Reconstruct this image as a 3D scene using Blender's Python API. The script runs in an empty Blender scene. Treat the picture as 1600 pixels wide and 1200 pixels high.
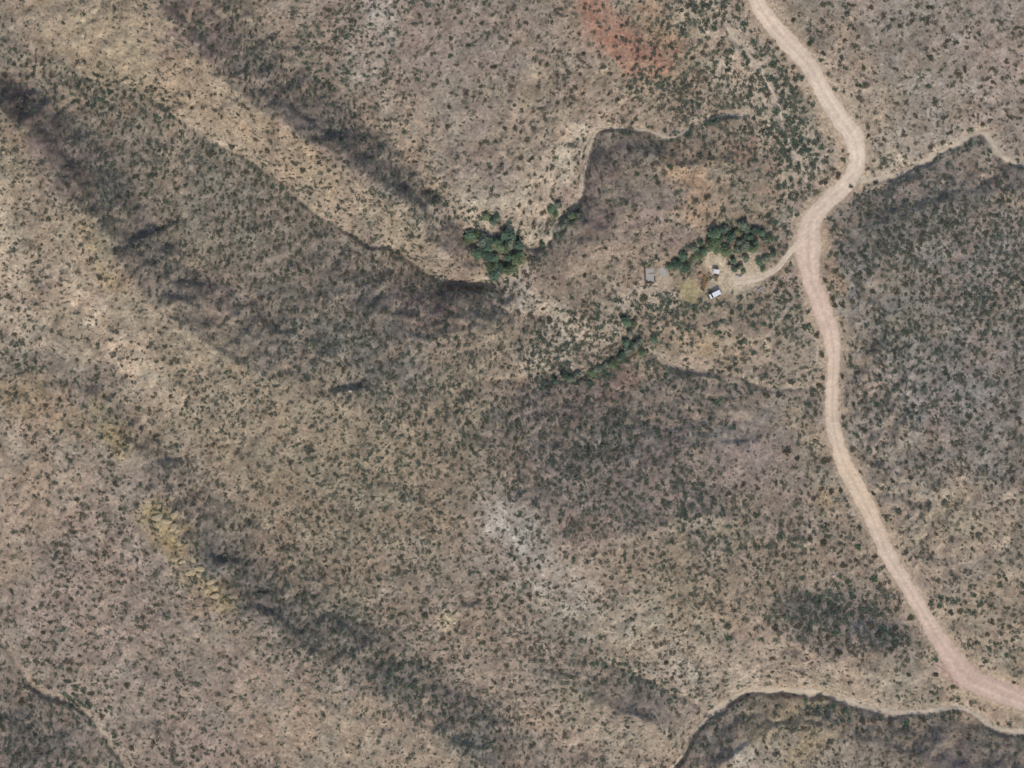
import bpy, math, random
import numpy as np
from mathutils import Vector, Matrix

random.seed(7)
RS = np.random.RandomState(11)
scene = bpy.context.scene
COL = scene.collection
PX = 0.3                      # metres of ground per photograph pixel


def W(px, py):
    """map coordinate (photograph pixel) -> world metres, north up"""
    return (np.asarray(px, float) - 800.0) * PX, (600.0 - np.asarray(py, float)) * PX


# ------------------------------------------------------------------ camera, sky, sun, exposure
CAM_H = 4200.0
cam_data = bpy.data.cameras.new('aerial_camera')
cam = bpy.data.objects.new('aerial_camera', cam_data)
COL.objects.link(cam)
cam.location = (0, 0, CAM_H)
cam_data.sensor_width = 36.0
cam_data.lens = 36.0 * (CAM_H - 14.0) / 480.0
cam_data.clip_start = 10.0
cam_data.clip_end = 20000.0
scene.camera = cam

SUN_AZ, SUN_EL = 166.0, 43.0
world = bpy.data.worlds.new('World')
scene.world = world
world.use_nodes = True
wn = world.node_tree.nodes
wl = world.node_tree.links
wn.clear()
sky = wn.new('ShaderNodeTexSky')
sky.sky_type = 'NISHITA'
sky.sun_disc = False
sky.sun_elevation = math.radians(SUN_EL)
sky.sun_rotation = math.radians(SUN_AZ)
sky.air_density = 1.0
sky.dust_density = 1.5
bg = wn.new('ShaderNodeBackground')
bg.inputs['Strength'].default_value = 0.135
wo = wn.new('ShaderNodeOutputWorld')
wl.new(sky.outputs[0], bg.inputs[0])
wl.new(bg.outputs[0], wo.inputs[0])

sd = bpy.data.lights.new('sun', 'SUN')
sd.energy = 2.4
sd.angle = math.radians(0.53)
sd.color = (1.0, 0.95, 0.88)
sun = bpy.data.objects.new('sun', sd)
COL.objects.link(sun)
_az, _el = math.radians(SUN_AZ), math.radians(SUN_EL)
sdir = Vector((math.sin(_az) * math.cos(_el), math.cos(_az) * math.cos(_el), math.sin(_el)))
sun.rotation_euler = sdir.to_track_quat('Z', 'Y').to_euler()
sun.location = (0, 0, 300)

vs = scene.view_settings
vs.view_transform = 'Standard'
vs.look = 'None'
vs.exposure = 0.06
vs.gamma = 1.0
vs.use_curve_mapping = False
scene.render.engine = 'CYCLES'
scene.cycles.max_bounces = 4
scene.cycles.diffuse_bounces = 2
scene.cycles.filter_width = 1.6


# ------------------------------------------------------------------ small numeric helpers
def s2l(c):
    c = np.asarray(c, float) / 255.0
    return np.where(c <= 0.04045, c / 12.92, ((c + 0.055) / 1.055) ** 2.4)


def _hash(ix, iy, seed):
    h = (ix.astype(np.int64) * 374761393 + iy.astype(np.int64) * 668265263 + seed * 1442695041) & 0xffffffff
    h = ((h ^ (h >> 13)) * 1274126177) & 0xffffffff
    h = (h ^ (h >> 16)) & 0xffffffff
    return h.astype(float) / 4294967295.0


def vnoise(x, y, seed):
    x0 = np.floor(x); y0 = np.floor(y)
    fx = x - x0; fy = y - y0
    ux = fx * fx * fx * (fx * (fx * 6 - 15) + 10); uy = fy * fy * fy * (fy * (fy * 6 - 15) + 10)
    a = _hash(x0, y0, seed); b = _hash(x0 + 1, y0, seed)
    c = _hash(x0, y0 + 1, seed); d = _hash(x0 + 1, y0 + 1, seed)
    return (a + (b - a) * ux) * (1 - uy) + (c + (d - c) * ux) * uy


def fbm(x, y, wl_, octs=4, seed=1, gain=0.5):
    v = 0.0; a = 1.0; t = 0.0
    ca, sa = math.cos(0.6), math.sin(0.6)
    for i in range(octs):
        v = v + a * (vnoise(x / wl_ + 17.3 * i, y / wl_ - 9.1 * i, seed + i * 101) * 2 - 1)
        t += a; a *= gain; wl_ *= 0.5
        x, y = x * ca - y * sa, x * sa + y * ca
    return v / t


def sstep(a, b, x):
    t = np.clip((x - a) / (b - a), 0, 1)
    return t * t * (3 - 2 * t)


def poly_dist(X, Y, pts, signed=False):
    """distance to polyline, value along it (0..n-1), and side (+ = left looking along, y up)"""
    best = np.full(X.shape, 1e9); par = np.zeros(X.shape); side = np.zeros(X.shape)
    for i in range(len(pts) - 1):
        ax, ay = pts[i][0], pts[i][1]; bx, by = pts[i + 1][0], pts[i + 1][1]
        dx, dy = bx - ax, by - ay
        L = dx * dx + dy * dy + 1e-9
        t = np.clip(((X - ax) * dx + (Y - ay) * dy) / L, 0, 1)
        d = np.hypot(X - ax - t * dx, Y - ay - t * dy)
        m = d < best
        best = np.where(m, d, best); par = np.where(m, i + t, par)
        if signed:
            side = np.where(m, np.sign(-(dx * (Y - ay) - dy * (X - ax))), side)
    return best, par, side


def spline(pts, step=4.0):
    """Catmull-Rom through rows of numbers (x, y, extras) resampled every `step` pixels"""
    P = np.array(pts, float)
    P = np.vstack([2 * P[0] - P[1], P, 2 * P[-1] - P[-2]])
    out = []
    for i in range(1, len(P) - 2):
        n = max(2, int(np.hypot(*(P[i + 1] - P[i])[:2]) / step))
        for k in range(n):
            t = k / n
            out.append(0.5 * (2 * P[i] + (P[i + 1] - P[i - 1]) * t + (2 * P[i - 1] - 5 * P[i] + 4 * P[i + 1] - P[i + 2]) * t * t
                              + (3 * P[i] - P[i - 1] - 3 * P[i + 1] + P[i + 2]) * t ** 3))
    out.append(P[-2])
    return np.array(out)


# ------------------------------------------------------------------ survey of the place: lines with heights (x, y, z)
LINES = [
    # ridge A and the hollow north-east of it
    [(150, -150, 68), (250, 0, 58), (330, 108, 51), (440, 198, 43), (540, 250, 36), (630, 318, 26), (700, 398, 16), (748, 436, 8)],
    [(310, -150, 47), (390, 0, 38), (450, 70, 33), (505, 130, 28), (592, 205, 20.5), (682, 304, 11.5), (742, 380, 5)],
    # ravine between ridge A and ridge C
    [(-60, -40, 62), (60, 50, 52), (150, 120, 45), (250, 172, 39), (330, 222, 33), (420, 272, 27), (520, 350, 19), (620, 386, 12), (690, 436, 6.5), (770, 444, 3.5)],
    # ridge C with foot of its shaded side
    [(-200, 40, 78), (-60, 130, 71), (40, 200, 68), (110, 290, 63), (185, 400, 56), (240, 478, 50), (330, 540, 44), (420, 590, 38), (520, 628, 32), (620, 660, 27), (720, 660, 22), (775, 640, 18)],
    [(-60, 75, 60), (75, 152, 52), (150, 215, 46.5), (215, 310, 42), (285, 400, 37.5), (400, 465, 31)],
    [(400, 470, 32), (500, 480, 27), (600, 500, 23), (660, 530, 22), (730, 512, 18.5), (790, 490, 12)],
    # hollow between ridge C and ridge D
    [(-150, 520, 56), (0, 556, 49.5), (110, 560, 46), (190, 620, 40.5), (250, 690, 35), (335, 752, 31), (428, 832, 25), (522, 912, 20.5), (612, 988, 16), (722, 1074, 11), (820, 1135, 8), (930, 1180, 3), (1030, 1225, -2)],
    # ridge D
    [(-100, 590, 52), (60, 600, 48), (150, 622, 46), (205, 705, 44), (262, 800, 41), (318, 890, 38), (380, 952, 34), (470, 1022, 29), (570, 1082, 24), (690, 1152, 18), (800, 1230, 13)],
    # wash at lower left
    [(-140, 900, 28), (0, 1000, 23), (60, 1068, 20), (130, 1110, 18), (168, 1150, 16), (205, 1210, 13), (260, 1330, 9)],
    [(-150, 1130, 40), (0, 1240, 34), (120, 1330, 24)],
    [(-150, 760, 42), (0, 800, 37), (120, 880, 31)],
    # central hill: crest, side gully, hollow
    [(780, 690, 21.5), (795, 780, 24), (900, 845, 22), (1000, 835, 20.5), (1090, 805, 17.5), (1160, 850, 14)],
    [(815, 600, 8), (812, 660, 14), (804, 740, 19.5), (797, 772, 23)],
    [(850, 580, 5), (930, 580, 4), (1000, 545, 3.5), (1060, 575, 3.5), (1150, 600, 3), (1240, 602, 2.5), (1303, 600, 2.5)],
    [(960, 700, 13), (1010, 740, 16), (1090, 700, 13), (1180, 690, 9.5)],
    [(820, 900, 22), (880, 960, 17), (940, 1030, 11), (1000, 1056, 7), (1050, 1082, 4), (1110, 1112, 1)],
    [(860, 1060, 16), (950, 1105, 14), (1010, 1130, 10), (1050, 1160, 4)],
    [(620, 900, 20), (720, 950, 18), (800, 1010, 15.5), (870, 1060, 14)],
    [(560, 760, 26), (680, 800, 24), (740, 860, 22)],
    # wash along the bottom right
    [(990, 1290, -4), (1060, 1192, -1.5), (1112, 1122, 0), (1180, 1089, 1), (1290, 1093, 2), (1390, 1118, 3), (1500, 1112, 4), (1540, 1134, 4.6), (1640, 1156, 6), (1760, 1160, 7)],
    [(1120, 1200, 9), (1230, 1130, 7), (1330, 1150, 9), (1420, 1180, 10), (1500, 1215, 14), (1620, 1260, 20)],
    [(1110, 960, 15), (1200, 985, 13), (1290, 1028, 12), (1400, 1018, 9), (1450, 1040, 6)],
    [(1230, 900, 8.5), (1310, 940, 6.5), (1390, 965, 5.5)],
    # east hill
    [(1340, 300, 2.5), (1400, 276, 3), (1470, 242, 4), (1532, 208, 5), (1562, 238, 5.5), (1610, 258, 6), (1760, 280, 8)],
    [(1350, 360, 8), (1430, 330, 9), (1540, 300, 11), (1700, 340, 16)],
    [(1360, 470, 11), (1400, 520, 14), (1440, 620, 18), (1480, 690, 20), (1500, 745, 21), (1620, 760, 27), (1800, 760, 36)],
    [(1340, 700, 5), (1400, 745, 12), (1500, 745, 21)],
    [(1560, 480, 17), (1620, 560, 22), (1760, 600, 27)],
    [(1420, 860, 7), (1520, 900, 11), (1680, 900, 18)],
    # road line
    [(1150, -150, 9), (1180, -10, 8), (1265, 100, 6.5), (1335, 215, 4.5), (1325, 285, 3.5), (1268, 345, 4.5), (1267, 430, 4.8), (1300, 520, 3.8), (1301, 610, 3), (1318, 720, 4.2), (1365, 810, 5), (1420, 920, 5.2), (1485, 1025, 5.5), (1560, 1080, 6), (1700, 1120, 7)],
    # north plain and red knoll
    [(480, -150, 48), (520, 20, 36), (560, 110, 29), (640, 200, 22), (690, 260, 16.5)],
    [(640, -150, 40), (640, 40, 31), (700, 150, 25), (780, 260, 16), (820, 350, 7)],
    [(850, -150, 30), (850, 40, 24), (880, 150, 18), (890, 200, 13)],
    [(930, -150, 24), (950, 20, 20), (990, 80, 17), (1060, 100, 13.5)],
    [(1010, 130, 11.5), (1080, 128, 10), (1150, 130, 9)],
    [(835, 392, 2.8), (880, 346, 4.5), (905, 312, 5.5), (918, 240, 7.5), (937, 203, 8.5), (1000, 202, 9.3), (1050, 214, 9.8), (1130, 180, 9.6), (1180, 172, 9)],
    [(1160, 60, 9.2), (1205, 130, 7.6), (1235, 190, 6.4), (1262, 250, 5), (1270, 310, 4.6)],
    [(935, 250, 14), (960, 330, 16.5), (920, 400, 11), (860, 450, 6)],
    [(990, 240, 14), (1060, 262, 16), (1130, 250, 13), (1190, 280, 9)],
    [(960, 330, 16.5), (1050, 330, 14), (1130, 330, 9.5), (1200, 340, 6)],
    [(990, 400, 9), (1050, 440, 6.5), (1130, 440, 6), (1210, 420, 5.2)],
    [(850, 490, 5), (900, 520, 5), (960, 500, 6), (1080, 500, 6.5), (1180, 520, 6), (1260, 540, 4)],
    [(1700, -150, 24), (1600, 0, 15), (1450, 80, 10), (1380, 180, 6)],
    [(1350, -150, 14), (1330, 0, 9.5), (1340, 120, 7)],
]

GX0, GX1, GY0, GY1, GS = -420.0, 2020.0, -340.0, 1540.0, 5.0


def solve_height():
    H = None
    for gs in (80.0, 40.0, 20.0, 10.0, 5.0):
        nx = int((GX1 - GX0) / gs) + 1; ny = int((GY1 - GY0) / gs) + 1
        fix = np.zeros((ny, nx)); cnt = np.zeros((ny, nx))
        for ln in LINES:
            sp = spline(ln, 2.0)
            ix = np.round((sp[:, 0] - GX0) / gs).astype(int); iy = np.round((sp[:, 1] - GY0) / gs).astype(int)
            ok = (ix >= 0) & (ix < nx) & (iy >= 0) & (iy < ny)
            np.add.at(fix, (iy[ok], ix[ok]), sp[ok, 2]); np.add.at(cnt, (iy[ok], ix[ok]), 1)
        m = cnt > 0
        val = np.where(m, fix / np.maximum(cnt, 1), 0)
        if H is None:
            H = np.full((ny, nx), val[m].mean())
        else:
            yy = np.linspace(0, H.shape[0] - 1, ny); xx = np.linspace(0, H.shape[1] - 1, nx)
            H = bil(H, *np.meshgrid(xx, yy))
        H[m] = val[m]
        for _ in range(400 if gs > 15 else 160):
            P = np.pad(H, 1, mode='edge')
            N = 0.25 * (P[:-2, 1:-1] + P[2:, 1:-1] + P[1:-1, :-2] + P[1:-1, 2:])
            H = np.where(m, val, N)
    for _ in range(2):
        P = np.pad(H, 1, mode='edge')
        H = 0.5 * H + 0.125 * (P[:-2, 1:-1] + P[2:, 1:-1] + P[1:-1, :-2] + P[1:-1, 2:])
    return H


def bil(A, fx, fy):
    ny, nx = A.shape[:2]
    fx = np.clip(fx, 0, nx - 1.001); fy = np.clip(fy, 0, ny - 1.001)
    x0 = fx.astype(int); y0 = fy.astype(int)
    tx = fx - x0; ty = fy - y0
    if A.ndim == 3:
        tx = tx[..., None]; ty = ty[..., None]
    return (A[y0, x0] * (1 - tx) + A[y0, x0 + 1] * tx) * (1 - ty) + (A[y0 + 1, x0] * (1 - tx) + A[y0 + 1, x0 + 1] * tx) * ty


HC = solve_height()

ROAD = [(1150, -130, 24), (1180, -10, 24), (1202, 32, 25), (1232, 66, 27), (1264, 100, 26), (1286, 140, 25), (1310, 180, 26), (1335, 215, 27), (1341, 250, 25),
        (1326, 285, 25), (1294, 314, 25), (1269, 345, 29), (1264, 390, 38), (1267, 430, 27), (1283, 475, 27), (1299, 520, 25), (1304, 560, 19), (1302, 610, 18),
        (1303, 660, 21), (1318, 720, 23), (1345, 772, 25), (1365, 812, 23), (1390, 870, 22), (1422, 922, 21), (1456, 980, 22), (1486, 1025, 29), (1516, 1060, 34),
        (1560, 1080, 32), (1620, 1102, 30), (1780, 1150, 28)]
DRIVE = [(1262, 372, 12), (1246, 382, 9), (1232, 398, 7.5), (1216, 418, 7.5), (1194, 431, 9), (1170, 436, 13), (1146, 438, 16)]
WASHES = {   # x, y, width, depth
    'north': [(846, 382, 6, 1.6), (838, 387, 6, 1.5), (824, 384, 5, 1.0)],
    'winding': [(852, 380, 5, 1.2), (880, 346, 5, 1.8), (905, 312, 5, 2.2), (913, 270, 5, 2.2), (920, 236, 5, 2.4), (933, 205, 5, 2.6), (965, 200, 4, 2.4), (1000, 202, 4, 2.0), (1030, 210, 4, 1.2), (1052, 214, 4, 1.0), (1095, 190, 4, 1.6), (1130, 180, 4, 1.8), (1165, 178, 4, 1.2)],
    'south': [(1010, 1260, 10, 3.0), (1060, 1192, 10, 3.0), (1085, 1150, 11, 3.0), (1112, 1118, 12, 3.0), (1145, 1095, 13, 2.9), (1182, 1083, 13, 2.8), (1240, 1081, 13, 2.6), (1290, 1086, 12, 2.2), (1330, 1099, 12, 1.2), (1390, 1114, 12, .9), (1450, 1113, 11, .9), (1500, 1108, 9, 1.0), (1530, 1120, 9, 1.2), (1552, 1136, 11, 1.3), (1600, 1145, 13, 1.3), (1700, 1154, 13, 1.3)],
    'east': [(1336, 284, 10, 0.5), (1362, 280, 10, 0.7), (1400, 273, 10, 1.0), (1430, 259, 10, 1.6), (1470, 238, 10, 1.4), (1500, 222, 10, 1.2), (1532, 206, 10, 1.4), (1552, 222, 11, 0.8), (1568, 244, 12, 0.8), (1600, 256, 13, 1.2), (1700, 268, 13, 1.2)],
    'ravine': [(300, 205, 3, 0.8), (330, 222, 3, 1.0), (380, 246, 4, 1.3), (420, 272, 4, 1.6), (470, 312, 4, 1.8), (520, 350, 4, 2.0), (560, 372, 4, 2.2), (585, 386, 4, 2.3), (612, 386, 4, 2.3), (640, 404, 4, 2.2), (680, 434, 5, 2.6), (720, 446, 5, 3.4), (766, 446, 6, 3.0)],
    'corner': [(-90, 930, 6, 1.4), (0, 998, 6, 1.6), (30, 1040, 6, 1.6), (60, 1076, 6, 1.8), (100, 1096, 6, 1.6), (130, 1112, 7, 1.6), (160, 1145, 6, 1.8), (185, 1180, 6, 1.6), (205, 1215, 6, 1.6), (250, 1320, 6, 1.6)],
    'braid': [(1120, 20, 5, 0.5), (1150, 62, 5, 0.6), (1180, 95, 5, 0.6), (1200, 128, 6, 0.7), (1216, 160, 6, 0.7), (1224, 195, 4, 0.6), (1236, 225, 4, 0.5), (1250, 252, 4, 0.5), (1262, 285, 5, 0.4)],
    'verge': [(1280, 545, 4, 0.5), (1272, 580, 4, 0.6), (1256, 640, 5, 0.6), (1246, 670, 6, 0.6), (1246, 690, 5, 0.5)],
    'hollow': [(935, 1028, 3, 0.8), (970, 1046, 3, 1.2), (1010, 1062, 3, 1.4), (1050, 1082, 3, 1.4), (1085, 1100, 4, 1.6), (1108, 1116, 5, 2.0)],
    'orchard': [(852, 596, 4, 0.9), (890, 592, 4, 1.2), (930, 582, 4, 1.6), (970, 562, 4, 1.6), (1000, 546, 4, 1.2), (1050, 572, 4, 1.4), (1080, 580, 4, 1.6), (1150, 588, 4, 1.4), (1200, 606, 4, 1.4), (1270, 606, 4, 1.2)],
}
# small north-facing scarps that throw dark lines: points, height
SCARPS = [
    ([(196, 384), (225, 372), (250, 364), (292, 342)], 2.6), ([(262, 445), (300, 440), (326, 452)], 2.6), ([(252, 458), (290, 470), (318, 478)], 2.4),
    ([(512, 612), (540, 606), (574, 604)], 3.2), ([(364, 928), (400, 926), (436, 926)], 2.0), ([(380, 938), (440, 966), (478, 998)], 3.0),
    ([(500, 958), (535, 975), (560, 1000)], 2.4), ([(322, 866), (350, 872), (385, 874)], 2.6), ([(716, 948), (735, 944), (752, 936)], 2.6),
    ([(690, 452), (730, 452), (768, 450)], 3.0), ([(438, 76), (470, 76), (500, 78)], 1.6), ([(700, 1152), (735, 1165), (760, 1172)], 2.2),
    ([(420, 150), (460, 175), (500, 200), (540, 236)], 2.0), ([(600, 280), (650, 315), (690, 352)], 2.0), ([(240, 718), (280, 722), (322, 722)], 1.8),
    ([(190, 680), (215, 690), (240, 705)], 1.8), ([(580, 752), (620, 764), (660, 790)], 1.4), ([(1380, 290), (1410, 286), (1440, 268)], 2.0),
    ([(860, 354), (890, 344), (912, 330)], 2.6), ([(930, 1120), (990, 1118), (1040, 1128)], 1.6), ([(470, 1088), (560, 1120), (600, 1128)], 1.2),
    ([(960, 640), (1000, 660), (1030, 690)], 1.4), ([(1100, 196), (1140, 184), (1160, 184)], 1.6), ([(1040, 580), (1090, 584), (1130, 586)], 1.6),
    ([(60, 200), (110, 250), (150, 320)], 2.0), ([(270, 10), (320, 70), (360, 100)], 2.0), ([(410, 510), (440, 517), (470, 517)], 1.4),
]


def grid(step, x0, x1, y0, y1):
    xs = np.arange(x0, x1 + 1e-6, step); ys = np.arange(y0, y1 + 1e-6, step)
    return xs, ys, *np.meshgrid(xs, ys)


CX0, CX1, CY0, CY1, CS = -220.0, 1820.0, -180.0, 1380.0, 2.5
cxs, cys, X, Y = grid(CS, CX0, CX1, CY0, CY1)


def coarse(X, Y):
    return bil(HC, (X - GX0) / GS, (Y - GY0) / GS)


# work at half the core resolution for the broad fields, then enlarge
hxs, hys, hX, hY = grid(5.0, CX0, CX1, CY0, CY1)


def up(A):
    return bil(A, (X - CX0) / 5.0, (Y - CY0) / 5.0)


wx = hX + 10 * fbm(hX, hY, 60, 4, 31); wy = hY + 10 * fbm(hX, hY, 60, 4, 57)      # wandering edges

road_sp = spline(ROAD, 4.0)
road_d, road_p, _ = poly_dist(hX, hY, road_sp)
road_d, road_p = up(road_d), up(road_p)
road_w = np.interp(road_p, np.arange(len(road_sp)), road_sp[:, 2])
drive_sp = spline(DRIVE, 3.0)
drive_d, drive_p, _ = poly_dist(X, Y, drive_sp)
drive_w = np.interp(drive_p, np.arange(len(drive_sp)), drive_sp[:, 2])

# crests and hollows wander and are cut by rills, except along the washes and the road
hw_d = np.full(hX.shape, 1e9)
for _p in WASHES.values():
    hw_d = np.minimum(hw_d, poly_dist(hX, hY, [(q[0], q[1]) for q in _p])[0])
calm = up(sstep(6, 40, hw_d)) * sstep(10, 50, road_d) * sstep(30, 70, np.hypot(X - 1110, Y - 440))
cwx = X + calm * (11 * fbm(X, Y, 52, 4, 133) + 4 * fbm(X, Y, 15, 3, 135)); cwy = Y + calm * (11 * fbm(X, Y, 52, 4, 137) + 4 * fbm(X, Y, 15, 3, 139))
Z = coarse(cwx, cwy)
Z = Z + 0.9 * fbm(X, Y, 130, 4, 3) + 0.55 * fbm(X, Y, 45, 4, 5)
# gullies running down the slopes: ridged noise that grows with steepness
gy_, gx_ = np.gradient(coarse(X, Y), CS * PX)
slope = np.hypot(gx_, gy_)
dirx = -gx_ / (slope + 1e-6); diry = gy_ / (slope + 1e-6)
rid = 1 - np.abs(fbm(X, Y, 90, 3, 9)) * 2.2
Z = Z - 1.3 * sstep(0.08, 0.45, slope) * np.clip(rid, -0.2, 1) ** 2
mixr = sstep(760, 900, X)
ru_ = (0.75 * X + 0.66 * Y) * (1 - mixr) + (0.95 * X + 0.3 * Y) * mixr + 14 * fbm(X, Y, 60, 3, 151)
rv_ = (-0.66 * X + 0.75 * Y) * (1 - mixr) + (-0.3 * X + 0.95 * Y) * mixr
rill = np.abs(fbm(ru_ * 2.6, rv_, 105, 4, 153)) + 0.45 * np.abs(fbm(ru_ * 2.2, rv_ * 1.1, 40, 3, 157))
Z = Z + 2.3 * calm * sstep(0.05, 0.42, slope) * (rill - 0.35)
Z = Z + 0.22 * fbm(X, Y, 16, 3, 21) + (0.25 + 0.5 * sstep(.1, .4, slope)) * calm * fbm(X, Y, 9, 3, 23)

for pts, amp in SCARPS:
    sp = spline(pts, 6.0)
    x0, x1 = sp[:, 0].min() - 60, sp[:, 0].max() + 60; y0, y1 = sp[:, 1].min() - 60, sp[:, 1].max() + 60
    i0, i1 = np.searchsorted(cxs, [x0, x1]); j0, j1 = np.searchsorted(cys, [y0, y1])
    xx, yy = X[j0:j1, i0:i1], Y[j0:j1, i0:i1]
    jx = xx + 5 * fbm(xx, yy, 24, 3, 77); jy = yy + 5 * fbm(xx, yy, 24, 3, 78)
    d, p, s = poly_dist(jx, jy, sp, True)
    endf = sstep(0, 0.18 * len(sp), p) * sstep(0, 0.18 * len(sp), len(sp) - 1 - p)
    sdist = d * s                                  # left of the line (north, walking east) positive
    step_ = 1 / (1 + np.exp(np.clip(sdist / 1.6, -40, 40)))
    Z[j0:j1, i0:i1] += amp * endf * (step_ - 0.35) * np.exp(-(d / 26.0) ** 2)

wash_m = np.zeros(X.shape)
bankveg = np.zeros(X.shape)
wash_pale = np.zeros(X.shape)
PALE = {'ravine': .3, 'corner': .5, 'orchard': .12, 'hollow': .1, 'braid': .75, 'verge': .6}
wash_near = np.zeros(X.shape)
for nm, pts in WASHES.items():
    sp = spline(pts, 4.0)
    x0, x1 = sp[:, 0].min() - 50, sp[:, 0].max() + 50; y0, y1 = sp[:, 1].min() - 50, sp[:, 1].max() + 50
    i0, i1 = np.searchsorted(cxs, [x0, x1]); j0, j1 = np.searchsorted(cys, [y0, y1])
    xx, yy = X[j0:j1, i0:i1], Y[j0:j1, i0:i1]
    d, p, s = poly_dist(xx + 5 * fbm(xx, yy, 22, 4, 41), yy + 5 * fbm(xx, yy, 22, 4, 42), sp, True)
    ww = np.interp(p, np.arange(len(sp)), sp[:, 2]) * 0.5 * (1 + .8 * fbm(xx, yy, 28, 3, 43)); dd = np.interp(p, np.arange(len(sp)), sp[:, 3]) * {'winding': .5, 'orchard': .5, 'hollow': .55, 'ravine': .65, 'east': .8, 'south': .85}.get(nm, 1.0) * (1 + .7 * fbm(xx, yy, 30, 3, 45))
    # steep cut bank on the southern side, gentler on the other
    south = sstep(-0.2, 0.2, s * np.sign(sp[-1, 0] - sp[0, 0]) * -1)
    bank = np.where(south > 0.5, 4.0, 7.0)
    cut = 1 - sstep(ww, ww + bank, d)
    Z[j0:j1, i0:i1] -= dd * cut
    wash_m[j0:j1, i0:i1] = np.maximum(wash_m[j0:j1, i0:i1], 1 - sstep(ww, ww + 3, d))
    brk = np.clip(.55 + 1.3 * fbm(xx, yy, 26, 3, 47), 0, 1)
    wash_pale[j0:j1, i0:i1] = np.maximum(wash_pale[j0:j1, i0:i1], (1 - sstep(ww, ww + 3, d)) * PALE.get(nm, .85) * brk)
    if nm in ('south', 'ravine', 'orchard', 'east', 'hollow', 'winding', 'corner'):
        bv = (south > .5) * sstep(ww - 1, ww + 1.5, d) * (1 - sstep(ww + 5, ww + 13, d))
        bankveg[j0:j1, i0:i1] = np.maximum(bankveg[j0:j1, i0:i1], bv * np.clip(.7 + 1.2 * fbm(xx, yy, 40, 3, 49), 0, 1))
    wash_near[j0:j1, i0:i1] = np.maximum(wash_near[j0:j1, i0:i1], 1 - sstep(ww + 1, ww + 18, d))

# the road and the yard are graded smooth
road_prof = bil(Z, (road_sp[:, 0] - CX0) / CS, (road_sp[:, 1] - CY0) / CS)
k = np.ones(21) / 21
road_prof = np.convolve(np.pad(road_prof, 10, mode='edge'), k, 'valid')
rz = np.interp(road_p, np.arange(len(road_sp)), road_prof)
rb = 1 - sstep(road_w * 0.5 + 1, road_w * 0.5 + 11, road_d)
berm = np.exp(-((road_d - road_w * 0.5 - 3.5) / 2.0) ** 2) * 0.28
Z = Z * (1 - rb) + rz * rb + berm
dprof = bil(Z, (drive_sp[:, 0] - CX0) / CS, (drive_sp[:, 1] - CY0) / CS)
dprof = np.convolve(np.pad(dprof, 6, mode='edge'), np.ones(13) / 13, 'valid')
dz = np.interp(drive_p, np.arange(len(drive_sp)), dprof)
db = (1 - sstep(drive_w * 0.5 + 1, drive_w * 0.5 + 7, drive_d)) * (1 - rb)
Z = Z * (1 - db) + dz * db
yard_d, _, _ = poly_dist(X + 5 * fbm(X, Y, 30, 3, 90), Y + 5 * fbm(X, Y, 30, 3, 91), [(1118, 402), (1122, 420), (1124, 438), (1150, 440), (1174, 432), (1176, 410)])
yard = (1 - sstep(11, 24, yard_d))
yz = float(np.median(Z[yard > 0.9]))
for cx_, cy_, rr in ((1118, 440, 34), (1022, 430, 24), (1076, 452, 24)):
    dd = np.hypot(X - cx_, (Y - cy_) * 1.2)
    bl = 1 - sstep(rr * 0.6, rr * 1.2, dd)
    tz = float(np.median(Z[dd < rr * 0.6]))
    Z = Z * (1 - 0.9 * bl) + tz * 0.9 * bl

# ------------------------------------------------------------------ soils as strokes of ground: own colours, plus shade painted darker on slopes
def stroke(pts, r, soft=0.6):
    d, _, _ = poly_dist(wx, wy, pts if len(pts) > 1 else [pts[0], (pts[0][0] + 1, pts[0][1])])
    return 1 - sstep(r * (1 - soft), r * (1 + soft), d)


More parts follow.
